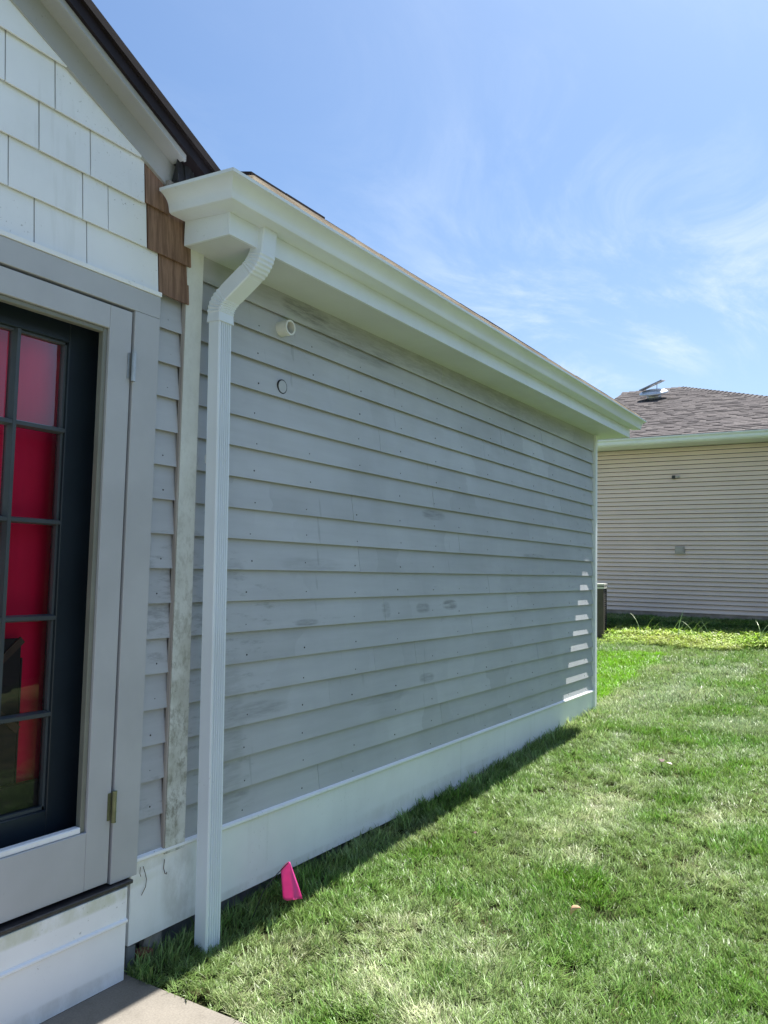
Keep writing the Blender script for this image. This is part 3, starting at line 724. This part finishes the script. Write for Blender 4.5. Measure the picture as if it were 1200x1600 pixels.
# ------------------------------------------------------------------ marker flag
fl = thing('marker_flag', 'bright pink survey flag drooping on a thin wire beside the skirt board', 'flag', (2.575, -.12, -1.36))
mesh_obj('wire', *tube([(2.545, -.10, -1.40), (2.565, -.15, -1.26), (2.585, -.19, -1.20), (2.628, -.222, -1.152)], .0021, 6), M_darkmetal, fl)
fv = []; ff = []; NU, NV = 9, 14
for j in range(NV+1):
    t = j/NV
    for i in range(NU+1):
        s_ = i/NU; lf = -.034*min(1, t/.28)-.003; rg = .006+.040*t
        u_ = lf+(rg-lf)*s_; z = -1.150-.142*t-.006*math.sin(s_*3.1)*t+.020*(1-s_)*min(1, t*3)*(1-t)-.004*math.sin(s_*8)*max(0, t-.8)*5
        w_ = .005*math.sin(s_*6.3+t*1.5)*(.2+t)+.003*math.sin(s_*13+t*3)*t
        x = 2.628+.012*t+u_*.61+w_*.79; y = -.222-u_*.79*.9+w_*.61-.012*t
        fv.append((x, y, z))
for j in range(NV):
    for i in range(NU): a = j*(NU+1)+i; ff.append((a, a+1, a+NU+2, a+NU+1))
o = mesh_obj('flag_sheet', fv, ff, M_pink, fl, smooth=True)
mo = o.modifiers.new('thick', 'SOLIDIFY'); mo.thickness = .0006

# ------------------------------------------------------------------ dead leaves
def leaf(c, ln, wd, rotz, curl, tiltx, mat, label):
    v = []; f = []
    for i in range(9):
        t = i/8; w_ = wd*math.sin(math.pi*min(1, t*.93+.05))**.7
        for j in range(5):
            s_ = j/4-.5; a = s_*curl
            v.append(Vector(((t-.5)*ln, math.sin(a)/max(curl, .1)*w_*2, (1-math.cos(a))*w_*.9+.12*ln*math.sin(t*3))))
    for i in range(8):
        for j in range(4): a = i*5+j; f.append((a, a+1, a+6, a+5))
    R_ = Matrix.Rotation(rotz, 3, 'Z') @ Matrix.Rotation(tiltx, 3, 'Y')
    o = mesh_obj('dry_leaf', [R_ @ p_+Vector(c) for p_ in v], f, mat, smooth=True)
    mo = o.modifiers.new('thick', 'SOLIDIFY'); mo.thickness = .0008
    return tag(o, label, 'leaf', 'dead leaves on the lawn')
def gp(x, y, h=.0): return (x, y, float(gz(x))+h)
leaf(gp(3.17, -1.21, .055), .050, .020, 1.8, 3.0, .8, M_leaf, 'curled tan dry leaf standing up in the nearer deep green grass')
leaf(gp(5.62, -1.01, .045), .055, .016, 1.2, 1.5, .1, M_leafp, 'pale flat dead leaf on the bleached patch of lawn')
leaf(gp(5.70, -.95, .040), .06, .02, .3, 1.2, -.1, M_leafd, 'dark brown dead leaf beside the pale one on bleached grass')
leaf(gp(3.77, -.49, .045), .032, .012, .9, 2.0, .2, M_leafd, 'small dark dead leaf near the edge of the eave shadow')

# ------------------------------------------------------------------ neighbouring house
NX = 13.231
N = thing('house', 'tan vinyl-sided house with brown shingle roof beyond the lawn', 'house', (NX+3, 0, -.6))
yl, yr = 2.45, -7.0
jw = Join(); jw.box(NX+.012, NX+.2, yr+.01, yl-.01, -.45, 2.10); jw.box(NX+.2, NX+10, yl-.2, yl-.01, -.45, 2.1); jw.box(NX+.2, NX+10, yr+.01, yr+.2, -.45, 2.1); jw.build('wall', M_pale, N)
box('lap_shade', NX+.0112, NX+.0119, yr+.01, yl-.01, -.544, 2.045, M_felt_shade, N)  # dark sheet behind the open laps, stands in for their shade lines
fb = box('foundation', NX-.004, NX+.19, yr, yl, -.95, -.545, M_found2, N)
ev = (2.045+.545)/37
for k in range(37):
    z = -.545+k*ev; a = random.uniform(-.0015, .0015)
    pr = [(NX-.025+a, z), (NX-.004+a, z+.001), (NX+.011, z+ev-.009), (NX+.004+a*.3, z+ev-.007), (NX-.002+a*.5, z+ev*.70), (NX-.0245+a, z+.010)]
    v = [(x, yr, zz) for x, zz in pr]+[(x, yl, zz) for x, zz in pr]; m = 6
    mesh_obj('siding_course', v, [tuple(range(m)), tuple(range(2*m-1, m-1, -1))]+[(i, i+m, (i+1) % m+m, (i+1) % m) for i in range(m)], M_vinyl, N)
box('soffit', NX-.43, NX-.02, yr-.4, yl+.2, 2.050, 2.060, M_soff, N)
box('fascia', NX-.445, NX-.4305, yr-.4, yl+.2, 2.046, 2.13, M_alu, N)
pr = [(0, 0), (-.07, 0), (-.085, .02), (-.09, .05), (-.12, .075), (-.122, .09), (-.115, .09), (-.08, .04), (0, .03)]
v = [(NX-.4455+a, yr-.4, 2.054+b) for a, b in pr]+[(NX-.4455+a, yl+.25, 2.054+b) for a, b in pr]; m = len(pr)
mesh_obj('gutter', v, [tuple(range(m)), tuple(range(2*m-1, m-1, -1))]+[(i, i+m, (i+1) % m+m, (i+1) % m) for i in range(m)], M_alu, N)
# hip roof
mR = .36; ex = 12.70; ez = 2.152
def rzz(x): return ez+mR*(x-ex)
rdx = 18.0; rdz = rzz(rdx); ridL, ridR = 2.72, 1.43; eL, eR = 2.45, -2.85
jr = Join()
fr_ = [(ex, eL, ez), (ex, eR-0, ez), (rdx, ridR, rdz), (rdx, ridL, rdz)]
bk_ = [(2*rdx-ex, eL, ez), (2*rdx-ex, eR, ez), (rdx, ridR, rdz), (rdx, ridL, rdz)]
v = fr_+bk_[:2]+[(ex, eL, ez-.05), (ex, eR, ez-.05), (2*rdx-ex, eL, ez-.05), (2*rdx-ex, eR, ez-.05)]
jr.add([(a, b, c-.012) for a, b, c in v], [(0, 1, 2, 3), (4, 3, 2, 5), (1, 5, 2), (4, 0, 3), (6, 8, 9, 7), (0, 6, 7, 1), (1, 7, 9, 5), (4, 8, 6, 0), (5, 9, 8, 4)])
jr.build('roof', M_shroof[1], N)
# right hand end of that house carries a lower roof beyond the hip
jt = Join()
ex_ = .135; nrow = int(math.hypot(rdx-ex, rdz-ez)/ex_)+1
cs = math.cos(math.atan(mR)); sn = math.sin(math.atan(mR))
for i in range(nrow):
    s0_ = i*ex_; s1_ = min((rdx-ex)/cs, s0_+ex_*1.12)
    if s1_ <= s0_: continue
    xa, xb = ex+s0_*cs, ex+s1_*cs
    fr0 = (xa-ex)/(rdx-ex)
    ya = eL+(ridL-eL)*fr0; yb_ = eR+(ridR-eR)*fr0
    y = ya-random.uniform(0, .2)
    yprev = ya
    while yprev > yb_:
        y = max(yb_, yprev-random.uniform(.09, .24)); th = random.choice((.006, .008, .013))
        za, zb2 = rzz(xa), rzz(xb)
        nx_, nz_ = -sn*th, cs*th
        v = [(xa, yprev, za-.004), (xa, y, za-.004), (xb, y, zb2-.003), (xb, yprev, zb2-.003), (xa+nx_, yprev, za+nz_), (xa+nx_, y, za+nz_), (xb, y, zb2+.001), (xb, yprev, zb2+.001)]
        jt.add(v, BF, random.choice((0, 0, 0, 1, 1, 2, 2, 3))); yprev = y
tag(jt.build('roof_shingles', None, N, mats=M_shroof), kind='stuff')
jc = Join()
def capline(a, b):
    a, b = Vector(a), Vector(b); d = (b-a); L_ = d.length; d.normalize(); s_ = d.cross(Vector((0, 0, 1))).normalized(); t = 0
    while t < L_:
        p_ = a+d*t; e_ = a+d*min(L_, t+.17)
        jc.add([p_-s_*.13+Vector((0, 0, -.035)), p_+Vector((0, 0, .035)), p_+s_*.13+Vector((0, 0, -.035)), e_-s_*.13+Vector((0, 0, -.045)), e_+Vector((0, 0, .02)), e_+s_*.13+Vector((0, 0, -.045))],
               [(0, 1, 4, 3), (1, 2, 5, 4), (0, 2, 1), (3, 4, 5)], random.choice((0, 1, 2))); t += .15
capline((rdx, ridL, rdz), (rdx, ridR, rdz)); capline((ex, eR, ez), (rdx, ridR, rdz))
jc.build('ridge_caps', None, N, mats=M_shroof)
# roof beyond the hip at the right so the house does not end there
# attic fan
fan = thing('attic_fan', None, None, (16.7, 1.72, rzz(16.7))); fan.parent = N; fan.location = Vector((16.7, 1.72, rzz(16.7)))-Vector(N.location)
def lathe(profile, c, tl, seg=20):
    v = []; f = []; R_ = Matrix.Rotation(tl, 3, 'Y')
    for rr, z in profile:
        for k in range(seg): t = 2*math.pi*k/seg; v.append(R_ @ Vector((rr*math.cos(t), rr*math.sin(t), z))+Vector(c))
    for i in range(len(profile)-1):
        for k in range(seg): f.append((i*seg+k, i*seg+(k+1) % seg, (i+1)*seg+(k+1) % seg, (i+1)*seg+k))
    f += [tuple(range(seg)), tuple(range(len(profile)*seg-1, (len(profile)-1)*seg-1, -1))]
    return v, f
fc = (16.7, 1.72, rzz(16.7)+.01); ft = -math.atan(mR)
mesh_obj('fan_collar', *lathe([(.14, .0), (.14, .09), (.13, .09)], fc, ft), M_galv, fan, True)
mesh_obj('fan_dome', *lathe([(.15, .085), (.27, .095), (.285, .115), (.27, .135), (.22, .165), (.13, .185), (.02, .19)], fc, ft), M_galv, fan, True)
R_ = Matrix.Rotation(ft, 3, 'Y')
base = Vector(fc)+R_ @ Vector((0, .02, .19))
pv = [base+Vector((-.16, .22, -.04)), base+Vector((.16, .22, .02)), base+Vector((.16, -.22, .19)), base+Vector((-.16, -.22, .13))]
mesh_obj('solar_panel', [p_ for p_ in pv]+[p_+Vector((0, .01, .018)) for p_ in pv], BF, M_panel, fan)
mesh_obj('fan_strut', *tube([base+Vector((0, -.09, -.02)), base+Vector((.0, -.09, .13))], .008, 6), M_galv, fan)
# wall fittings
vb = box('vent_box', NX-.05, NX-.012, .43, .57, .355, .482, M_tanbox, N, .006); box('vent_flap', NX-.058, NX-.0505, .447, .553, .375, .462, M_tanbox, vb, .003)
fx = box('wall_fitting', NX-.06, NX-.012, .560, .612, 1.54, 1.594, M_conduit, N, .006); box('fitting_arm', NX-.05, NX-.02, .50, .5595, 1.555, 1.585, M_tanbox, fx)

# ------------------------------------------------------------------ air conditioner by the corner
AC = thing('air_conditioner', 'brown outdoor air conditioner with pale top, half hidden behind the far white corner board', 'air conditioner', (11.30, 1.477, float(gz(11.3))-.02))
AC.rotation_euler = (0, 0, math.radians(13))
def acp(name, j, mat, par=AC):
    o = j.build(name, mat); o.parent = par; return o
b = .36; zt = .66
for (px, py) in ((-b, -b), (b, -b), (-b, b), (b, b)):
    sx_, sy_ = (1 if px < 0 else -1), (1 if py < 0 else -1); j = Join()
    j.box(min(px, px+sx_*.20), max(px, px+sx_*.20), min(py, py+sy_*.16), max(py, py+sy_*.16), .0, zt)
    acp('corner_post', j, M_acbrown)
j = Join()
for k in range(20):
    z = .05+k*.03
    for s_ in (-1, 1):
        j.box(-b+.2005, b-.2005, s_*(b-.01)-.008, s_*(b-.01)+.008, z, z+.018); j.box(s_*(b-.01)-.008, s_*(b-.01)+.008, -b+.1605, b-.1605, z, z+.018)
tag(acp('louvres', j, M_acbrown), kind='stuff')
j = Join(); j.box(-b+.03, b-.03, -b+.03, b-.03, .01, zt-.02); acp('coil', j, M_black)
j = Join(); j.box(-b-.01, b+.01, -b-.01, b+.01, zt+.001, zt+.03); j.box(-b-.012, b+.012, -b-.012, b+.012, zt+.045, zt+.07); acp('top_cap', j, M_actop)
j = Join(); j.box(-b, b, -b, b, zt+.0305, zt+.0445); acp('grille', j, M_conduit)

# ------------------------------------------------------------------ garage across the yard, seen only as a reflection in the door panes
O = thing('garage', 'dark stained garage with low roof, mirrored in the upper panes of the dark door', 'garage', (5.7, -7.5, -1.4))
jw = Join(); jw.box(3.9, 7.6, -9.5, -5.6, -1.5, 1.35); jw.build('wall', M_acbrown, O)
jr = Join(); jr.add([(3.7, -5.4, 1.352), (7.8, -5.4, 1.352), (7.8, -9.7, 1.352), (3.7, -9.7, 1.352), (3.7, -5.4, 1.47), (7.8, -5.4, 1.47), (7.8, -9.7, 2.2), (3.7, -9.7, 2.2)], BF); jr.build('roof', M_roof, O)
box('garage_door', 4.6, 7.0, -5.6, -5.57, -1.4, .7, M_darkwood, O)

# ------------------------------------------------------------------ grass
def lattice(seed):
    r_ = np.random.default_rng(seed); return r_.random((64, 64))
_lat = {}
def vnoise(x, y, sc, seed):
    if seed not in _lat: _lat[seed] = lattice(seed)
    L_ = _lat[seed]; u, v_ = x*sc+17.3, y*sc+29.1
    i, j = np.floor(u).astype(int), np.floor(v_).astype(int); a, b_ = u-i, v_-j
    a = a*a*(3-2*a); b_ = b_*b_*(3-2*b_)
    g = lambda p_, q_: L_[p_ % 64, q_ % 64]
    return (g(i, j)*(1-a)+g(i+1, j)*a)*(1-b_)+(g(i, j+1)*(1-a)+g(i+1, j+1)*a)*b_
def fbm(x, y, sc, seed): return .55*vnoise(x, y, sc, seed)+.3*vnoise(x, y, sc*2.1, seed+1)+.15*vnoise(x, y, sc*4.3, seed+2)
tufts = bpy.data.collections.new('grass_tufts'); weeds_c = bpy.data.collections.new('weed_tufts')
def make_tuft(name, coll, mat, nb, spread, hmin, hmax, wid, lean0, lean1, seed, seg=4, curl=.9):
    rr = random.Random(seed); v = []; f = []; br = []
    for b_ in range(nb):
        a0 = rr.uniform(0, 2*math.pi); rad = spread*math.sqrt(rr.random()); px, py = rad*math.cos(a0), rad*math.sin(a0)
        ln = rr.uniform(hmin, hmax); w_ = wid*rr.choice((.55, .8, 1., 1., 1.3, 1.7)); az = rr.gauss(0, 1.0); th = rr.uniform(lean0, lean1); cu = rr.uniform(.2, curl)
        rb = rr.random(); d = Vector((math.cos(az), math.sin(az), 0)); side0 = Vector((-d.y, d.x, 0)); tw = rr.uniform(-.8, .8)
        p_ = Vector((px, py, 0)); n0 = len(v)
        for k in range(seg+1):
            t = k/seg; ww = w_*(1-t**1.8)*.5
            side = (side0*math.cos(tw*t)+Vector((0, 0, 1))*math.sin(tw*t)*.5)
            if k < seg: v += [p_-side*ww, p_+side*ww]; br += [rb, rb]
            else: v.append(p_.copy()); br.append(rb)
            ang = th+cu*t; p_ = p_+(d*math.sin(ang)+Vector((0, 0, math.cos(ang))))*ln/seg
        for k in range(seg-1): f.append((n0+2*k, n0+2*k+1, n0+2*k+3, n0+2*k+2))
        f.append((n0+2*seg-2, n0+2*seg-1, n0+2*seg))
    me = bpy.data.meshes.new(name); me.from_pydata(v, [], f); me.materials.append(mat)
    at = me.attributes.new('blade_rand', 'FLOAT', 'POINT'); at.data.foreach_set('value', br)
    me.polygons.foreach_set('use_smooth', [True]*len(f))
    o = bpy.data.objects.new(name, me); coll.objects.link(o); return o
# 0-3 lying / matted, 4-7 upright, 8-9 coarse for distance
for i in range(4): make_tuft('tuft_%02d' % i, tufts, M_grass, 22, .040, .045, .085, .0040, .70, 1.25, 100+i, 4, .5)
for i in range(4, 8): make_tuft('tuft_%02d' % i, tufts, M_grass, 20, .032, .045, .080, .0038, .15, .80, 100+i, 4, .9)
for i in range(8, 10): make_tuft('tuft_%02d' % i, tufts, M_grass, 30, .075, .040, .075, .0056, .3, 1.0, 100+i, 3, .8)
def leafy(name, seed):
    rr = random.Random(seed); v = []; f = []; br = []
    for b_ in range(16):
        a0 = rr.uniform(0, 6.28); p_ = Vector((.06*rr.uniform(-1, 1), .06*rr.uniform(-1, 1), rr.uniform(.0, .11))); ln = rr.uniform(.04, .085); w_ = rr.uniform(.010, .020)
        d = Vector((math.cos(a0), math.sin(a0), rr.uniform(-.2, .7))).normalized(); s_ = d.cross(Vector((0, 0, 1))).normalized(); rb = rr.random(); n0 = len(v)
        pts = [(0, .15), (.3, .9), (.65, .8)]
        for t, ww in pts: q_ = p_+d*ln*t-Vector((0, 0, .02))*t*t; v += [q_-s_*w_*ww*.5, q_+s_*w_*ww*.5]; br += [rb, rb]
        v.append(p_+d*ln-Vector((0, 0, .03))); br.append(rb)
        f += [(n0, n0+1, n0+3, n0+2), (n0+2, n0+3, n0+5, n0+4), (n0+4, n0+5, n0+6)]
    me = bpy.data.meshes.new(name); me.from_pydata(v, [], f); me.materials.append(M_weed)
    at = me.attributes.new('blade_rand', 'FLOAT', 'POINT'); at.data.foreach_set('value', br)
    o = bpy.data.objects.new(name, me); weeds_c.objects.link(o)
for i in range(4): leafy('weed_%02d' % i, 300+i)

def visible(x, y, z, margin=1.32):
    d = np.stack([x, y, z], 1)-CAMP
    df = d @ np.array(fw); dr = d @ np.array(rt); du = d @ np.array(up)
    return (df > .3) & (np.abs(dr/df) < .4725*margin+.25/np.maximum(df, .3)) & (np.abs(du/df) < .63*margin+.25/np.maximum(df, .3)), df
def scatter(dens_fn, x0, x1, y0, y1, maxd, seed):
    r_ = np.random.default_rng(seed); n_ = int((x1-x0)*(y1-y0)*maxd); x = r_.uniform(x0, x1, n_); y = r_.uniform(y0, y1, n_)
    keep = r_.random(n_) < dens_fn(x, y)/maxd; x, y = x[keep], y[keep]
    z = gz(x); vis, df = visible(x, y, z); return x[vis], y[vis], z[vis], df[vis], r_
def blobs(x, y, L_, sc=1.):
    o_ = np.zeros_like(x)
    for bx, by, rx, ry, a in L_: o_ = np.maximum(o_, a*np.exp(-(((x-bx)/(rx*sc))**2+((y-by)/(ry*sc))**2)))
    return o_
GREEN = [(6.19, -.73, .22, .10, .9), (6.68, -1.13, .3, .16, .9), (6.73, -1.39, .3, .14, .9), (5.98, -1.37, .35, .12, 1), (4.67, -1.14, .16, .12, .9), (5.06, -1.21, .2, .12, .8), (3.24, -1.08, .22, .16, .8),
         (3.08, -1.24, .25, .16, .9), (3.44, -1.51, .22, .2, .7), (3.02, -1.81, .3, .2, .9), (2.79, -1.59, .2, .16, .8), (3.52, -1.18, .2, .16, .7), (3.18, -.65, .16, .12, .6), (2.16, -.78, .16, .14, .7),
         (8.26, -.92, .5, .12, .6), (7.11, -.76, .5, .16, .5), (3.6, -.35, .5, .10, .6), (2.6, -.95, .12, .1, .6), (9.5, -1.2, .4, .12, .5), (8.9, -.6, .25, .1, .6)]
PALE = [(5.63, -.82, .45, .16, 1), (4.78, -.9, .5, .2, .95), (4.84, -1.41, .3, .18, .9), (4.21, -.79, .4, .16, .6), (4.59, -1.57, .35, .2, .8), (3.16, -.72, .25, .16, .5), (2.77, -.64, .28, .14, .8),
        (2.39, -.72, .22, .15, .9), (3.82, -.99, .25, .12, .6), (2.82, -.99, .16, .14, .7), (4.0, -1.56, .2, .16, .8), (2.47, -.44, .22, .1, .6), (2.1, -.55, .14, .14, .8), (2.3, -1.0, .14, .12, .7)]
SHEEN = [(8.33, -1.08, .8, .3, .9), (7.93, -.24, .6, .14, .8), (8.49, -.47, .8, .2, .9), (7.2, -1.2, .6, .3, .6), (10.25, .75, .35, .2, 1), (6.6, -.5, .6, .12, .6), (9.7, -.75, .5, .3, .8)]  # whitish sheen of the far blades, painted into the tint
def lawn():
    def dens(x, y):
        d = np.hypot(x, y+2.27)
        dd = np.where(d < 3.2, 1900, np.where(d < 5, 1450, np.where(d < 8, 1000, 520)))
        ok = ~((x < 2.012+.012*np.sin(y*23)+.008*np.sin(y*61)) & (y < .03)) & ~((y > .005) & (x < 7.30)) & (x < 13.22)
        ok &= ~((x < 2.02) & (y > -.05))
        return dd*ok*(.75+.5*fbm(x, y, 3.2, 5))
    x, y, z, df, r_ = scatter(dens, 1.3, 13.3, -4.6, 2.3, 2900, 21)
    n_ = len(x)
    g = np.clip(blobs(x, y, GREEN)+.85*np.clip((fbm(x, y, 1.9, 31)-.55)*5, 0, 1), 0, 1)
    p_ = np.clip((.75*blobs(x, y, PALE, .8))+.32*np.clip((fbm(x, y, 2.3, 41)-.55)*5, 0, 1), 0, 1)*(1-.8*g)*(.25+1.5*(r_.random(n_) < .5))
    fr_ = np.clip(blobs(x, y, SHEEN), 0, 1)*(1-.8*g)
    lime = ((y > .10+.16*(fbm(x, y, 3, 55)-.5)-.035*(x-7.9)) & (x < 10.3+.6*(fbm(x, y, 2, 57)-.5)) & (x > 7.2)).astype(float)
    lime = np.maximum(lime, .0)
    base = np.array([.200, .305, .085]); cg_ = np.array([.110, .250, .020]); cp_ = np.array([.46, .50, .28]); cf_ = np.array([.30, .39, .22]); cl = np.array([.175, .39, .006])
    col = base+(cf_-base)*fr_[:, None]; col = col+(cp_-col)*np.clip(p_, 0, 1)[:, None]; col = col+(cg_-col)*(g*.9)[:, None]; col = col+(cl-col)*(lime*.92)[:, None]
    col *= (.80+.4*r_.random(n_))[:, None]*(.85+.3*fbm(x, y, 7, 61))[:, None]
    up_ = np.clip(.40+.55*g-.35*p_+.5*lime+(fbm(x, y, 2.7, 71)-.5)*1.3, .03, .97)
    upright = r_.random(n_) < up_
    nearwall = (y > -.10) & (x < 7.3); upright |= nearwall
    idx = np.where(upright, r_.integers(4, 8, n_), r_.integers(0, 4, n_)); idx = np.where((df > 6.5) & (r_.random(n_) < .7), r_.integers(8, 10, n_), idx)
    fa = 2*math.pi*2.2*(fbm(x, y, 1.5, 81)-.5)+2.4
    rz_ = np.where(r_.random(n_) < .62, fa+r_.normal(0, .7, n_), r_.uniform(0, 6.28, n_))
    s_ = r_.uniform(.64, 1.1, n_)*(1+.25*g+nearwall*r_.uniform(0, .75, n_))*(.52+.055*np.clip(df, 2, 8))*(.85+.3*fbm(x, y, 5, 91))
    rot = np.stack([r_.normal(0, .16, n_), r_.normal(0, .16, n_), rz_], 1)
    zz = z-.014+.018*(fbm(x, y, 4.5, 95)-.5)
    return x, y, zz, rot, s_, idx, col
def inst_object(name, x, y, z, rot, s_, idx, col, coll):
    n_ = len(x); me = bpy.data.meshes.new(name); me.vertices.add(n_)
    me.vertices.foreach_set('co', np.stack([x, y, z], 1).astype(np.float32).ravel())
    a = me.attributes.new('rot', 'FLOAT_VECTOR', 'POINT'); a.data.foreach_set('vector', rot.astype(np.float32).ravel())
    a = me.attributes.new('scl', 'FLOAT', 'POINT'); a.data.foreach_set('value', s_.astype(np.float32))
    a = me.attributes.new('pick', 'INT', 'POINT'); a.data.foreach_set('value', idx.astype(np.int32))
    a = me.attributes.new('tint', 'FLOAT_COLOR', 'POINT'); a.data.foreach_set('color', np.concatenate([col, np.ones((n_, 1))], 1).astype(np.float32).ravel())
    o = bpy.data.objects.new(name, me); COL.objects.link(o)
    ng = bpy.data.node_groups.new(name+'_nodes', 'GeometryNodeTree')
    ng.interface.new_socket('Geometry', in_out='INPUT', socket_type='NodeSocketGeometry'); ng.interface.new_socket('Geometry', in_out='OUTPUT', socket_type='NodeSocketGeometry')
    gi = ng.nodes.new('NodeGroupInput'); go = ng.nodes.new('NodeGroupOutput'); ip = ng.nodes.new('GeometryNodeInstanceOnPoints'); ci = ng.nodes.new('GeometryNodeCollectionInfo')
    ci.inputs['Collection'].default_value = coll; ci.inputs['Separate Children'].default_value = True; ci.inputs['Reset Children'].default_value = True
    def na(nm, ty):
        k = ng.nodes.new('GeometryNodeInputNamedAttribute'); k.data_type = ty; k.inputs['Name'].default_value = nm; return k.outputs['Attribute']
    L_ = ng.links.new
    L_(gi.outputs[0], ip.inputs['Points']); L_(ci.outputs[0], ip.inputs['Instance']); ip.inputs['Pick Instance'].default_value = True
    L_(na('pick', 'INT'), ip.inputs['Instance Index'])
    er = ng.nodes.new('FunctionNodeEulerToRotation'); L_(na('rot', 'FLOAT_VECTOR'), er.inputs[0]); L_(er.outputs[0], ip.inputs['Rotation'])
    L_(na('scl', 'FLOAT'), ip.inputs['Scale']); L_(ip.outputs[0], go.inputs[0])
    md = o.modifiers.new('scatter', 'NODES'); md.node_group = ng
    tag(o, kind='stuff'); return o
G_ = inst_object('grass', *lawn(), tufts)
G_['label'] = 'patchy sod lawn of short green and bleached grass'
# weedy strip along the neighbour
def weeds():
    def dens(x, y):
        front = 10.70-.10*(y-.2)+.12*np.sin(y*4)+.3*(fbm(x, y, 2.3, 131)-.5)
        ok = (x > front) & (x < 12.4) & ~((np.abs(x-11.3) < .48) & (np.abs(y-1.48) < .48))
        return 1500*ok
    x, y, z, df, r_ = scatter(dens, 10.2, 12.8, -3.6, 2.3, 1500, 33); n_ = len(x)
    col = np.array([.33, .50, .05])+(np.array([.46, .52, .13])-np.array([.33, .50, .05]))*np.clip((fbm(x, y, 2.6, 141)-.4)*3, 0, 1)[:, None]
    far = np.clip((x-11.4)/.6, 0, 1); col = col*(1-far[:, None])+np.array([.06, .15, .02])*far[:, None]  # wall-side weeds tinted dark green, eave shade put into the colour
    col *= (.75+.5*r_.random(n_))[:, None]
    rot = np.stack([r_.normal(0, .3, n_), r_.normal(0, .3, n_), r_.uniform(0, 6.28, n_)], 1); s_ = r_.uniform(.6, 1.3, n_)*(.50+.40*fbm(x, y, 2, 151))*(1-.35*far)*np.clip(.55+(x-10.70)*1.2, .5, 1.1)
    return x, y, z-.01+.05*(fbm(x, y, 2.6, 161)-.2), rot, s_, r_.integers(0, 4, n_), col
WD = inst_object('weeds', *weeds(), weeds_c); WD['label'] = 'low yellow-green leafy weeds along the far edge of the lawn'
# tall arching blades in the weeds
def tall(x, y, n_, h, label, seed):
    rr = random.Random(seed); j = Join(); z0 = float(gz(x))
    for i in range(n_):
        a = rr.uniform(-1.4, 1.4)+(math.pi/2 if rr.random() < .5 else -math.pi/2); th = rr.uniform(.1, .5); cu = rr.uniform(.5, 1.5); ln = h*rr.uniform(.7, 1.15); w_ = rr.uniform(.006, .013)
        p_ = Vector((x+rr.uniform(-.05, .05), y+rr.uniform(-.08, .08), z0)); d = Vector((math.cos(a)*.4, math.sin(a), 0)).normalized(); s_ = Vector((-.3, d.x+.6, .2)).normalized(); v = []; f = []
        for k in range(8):
            t = k/7; ww = w_*.5*(1-t**2)+.0006; v += [p_-s_*ww, p_+s_*ww]; p_ = p_+(d*math.sin(th+cu*t*t)+Vector((0, 0, math.cos(th+cu*t*t))))*ln/7
        for k in range(7): f.append((2*k, 2*k+1, 2*k+3, 2*k+2))
        j.add(v, f)
    o = j.build('tall_grass_clump', M_tall); tag(o, label, 'grass clump', 'tall grass clumps in the weeds')
tall(11.05, .486, 3, .44, 'arching pale grass clump nearest the brown air conditioner', 1)
tall(11.05, .12, 4, .44, 'spiky tall grass clump straight below the tan vent box', 2)
tall(11.05, -.127, 3, .38, 'tall grass clump with bent blades, just right of the spiky one', 3)
tall(11.05, -.37, 2, .44, 'thin grass clump with one long leaning blade against the tan siding', 4)
tall(11.05, -.858, 3, .40, 'upright grass clump at the right edge of the weeds', 5)
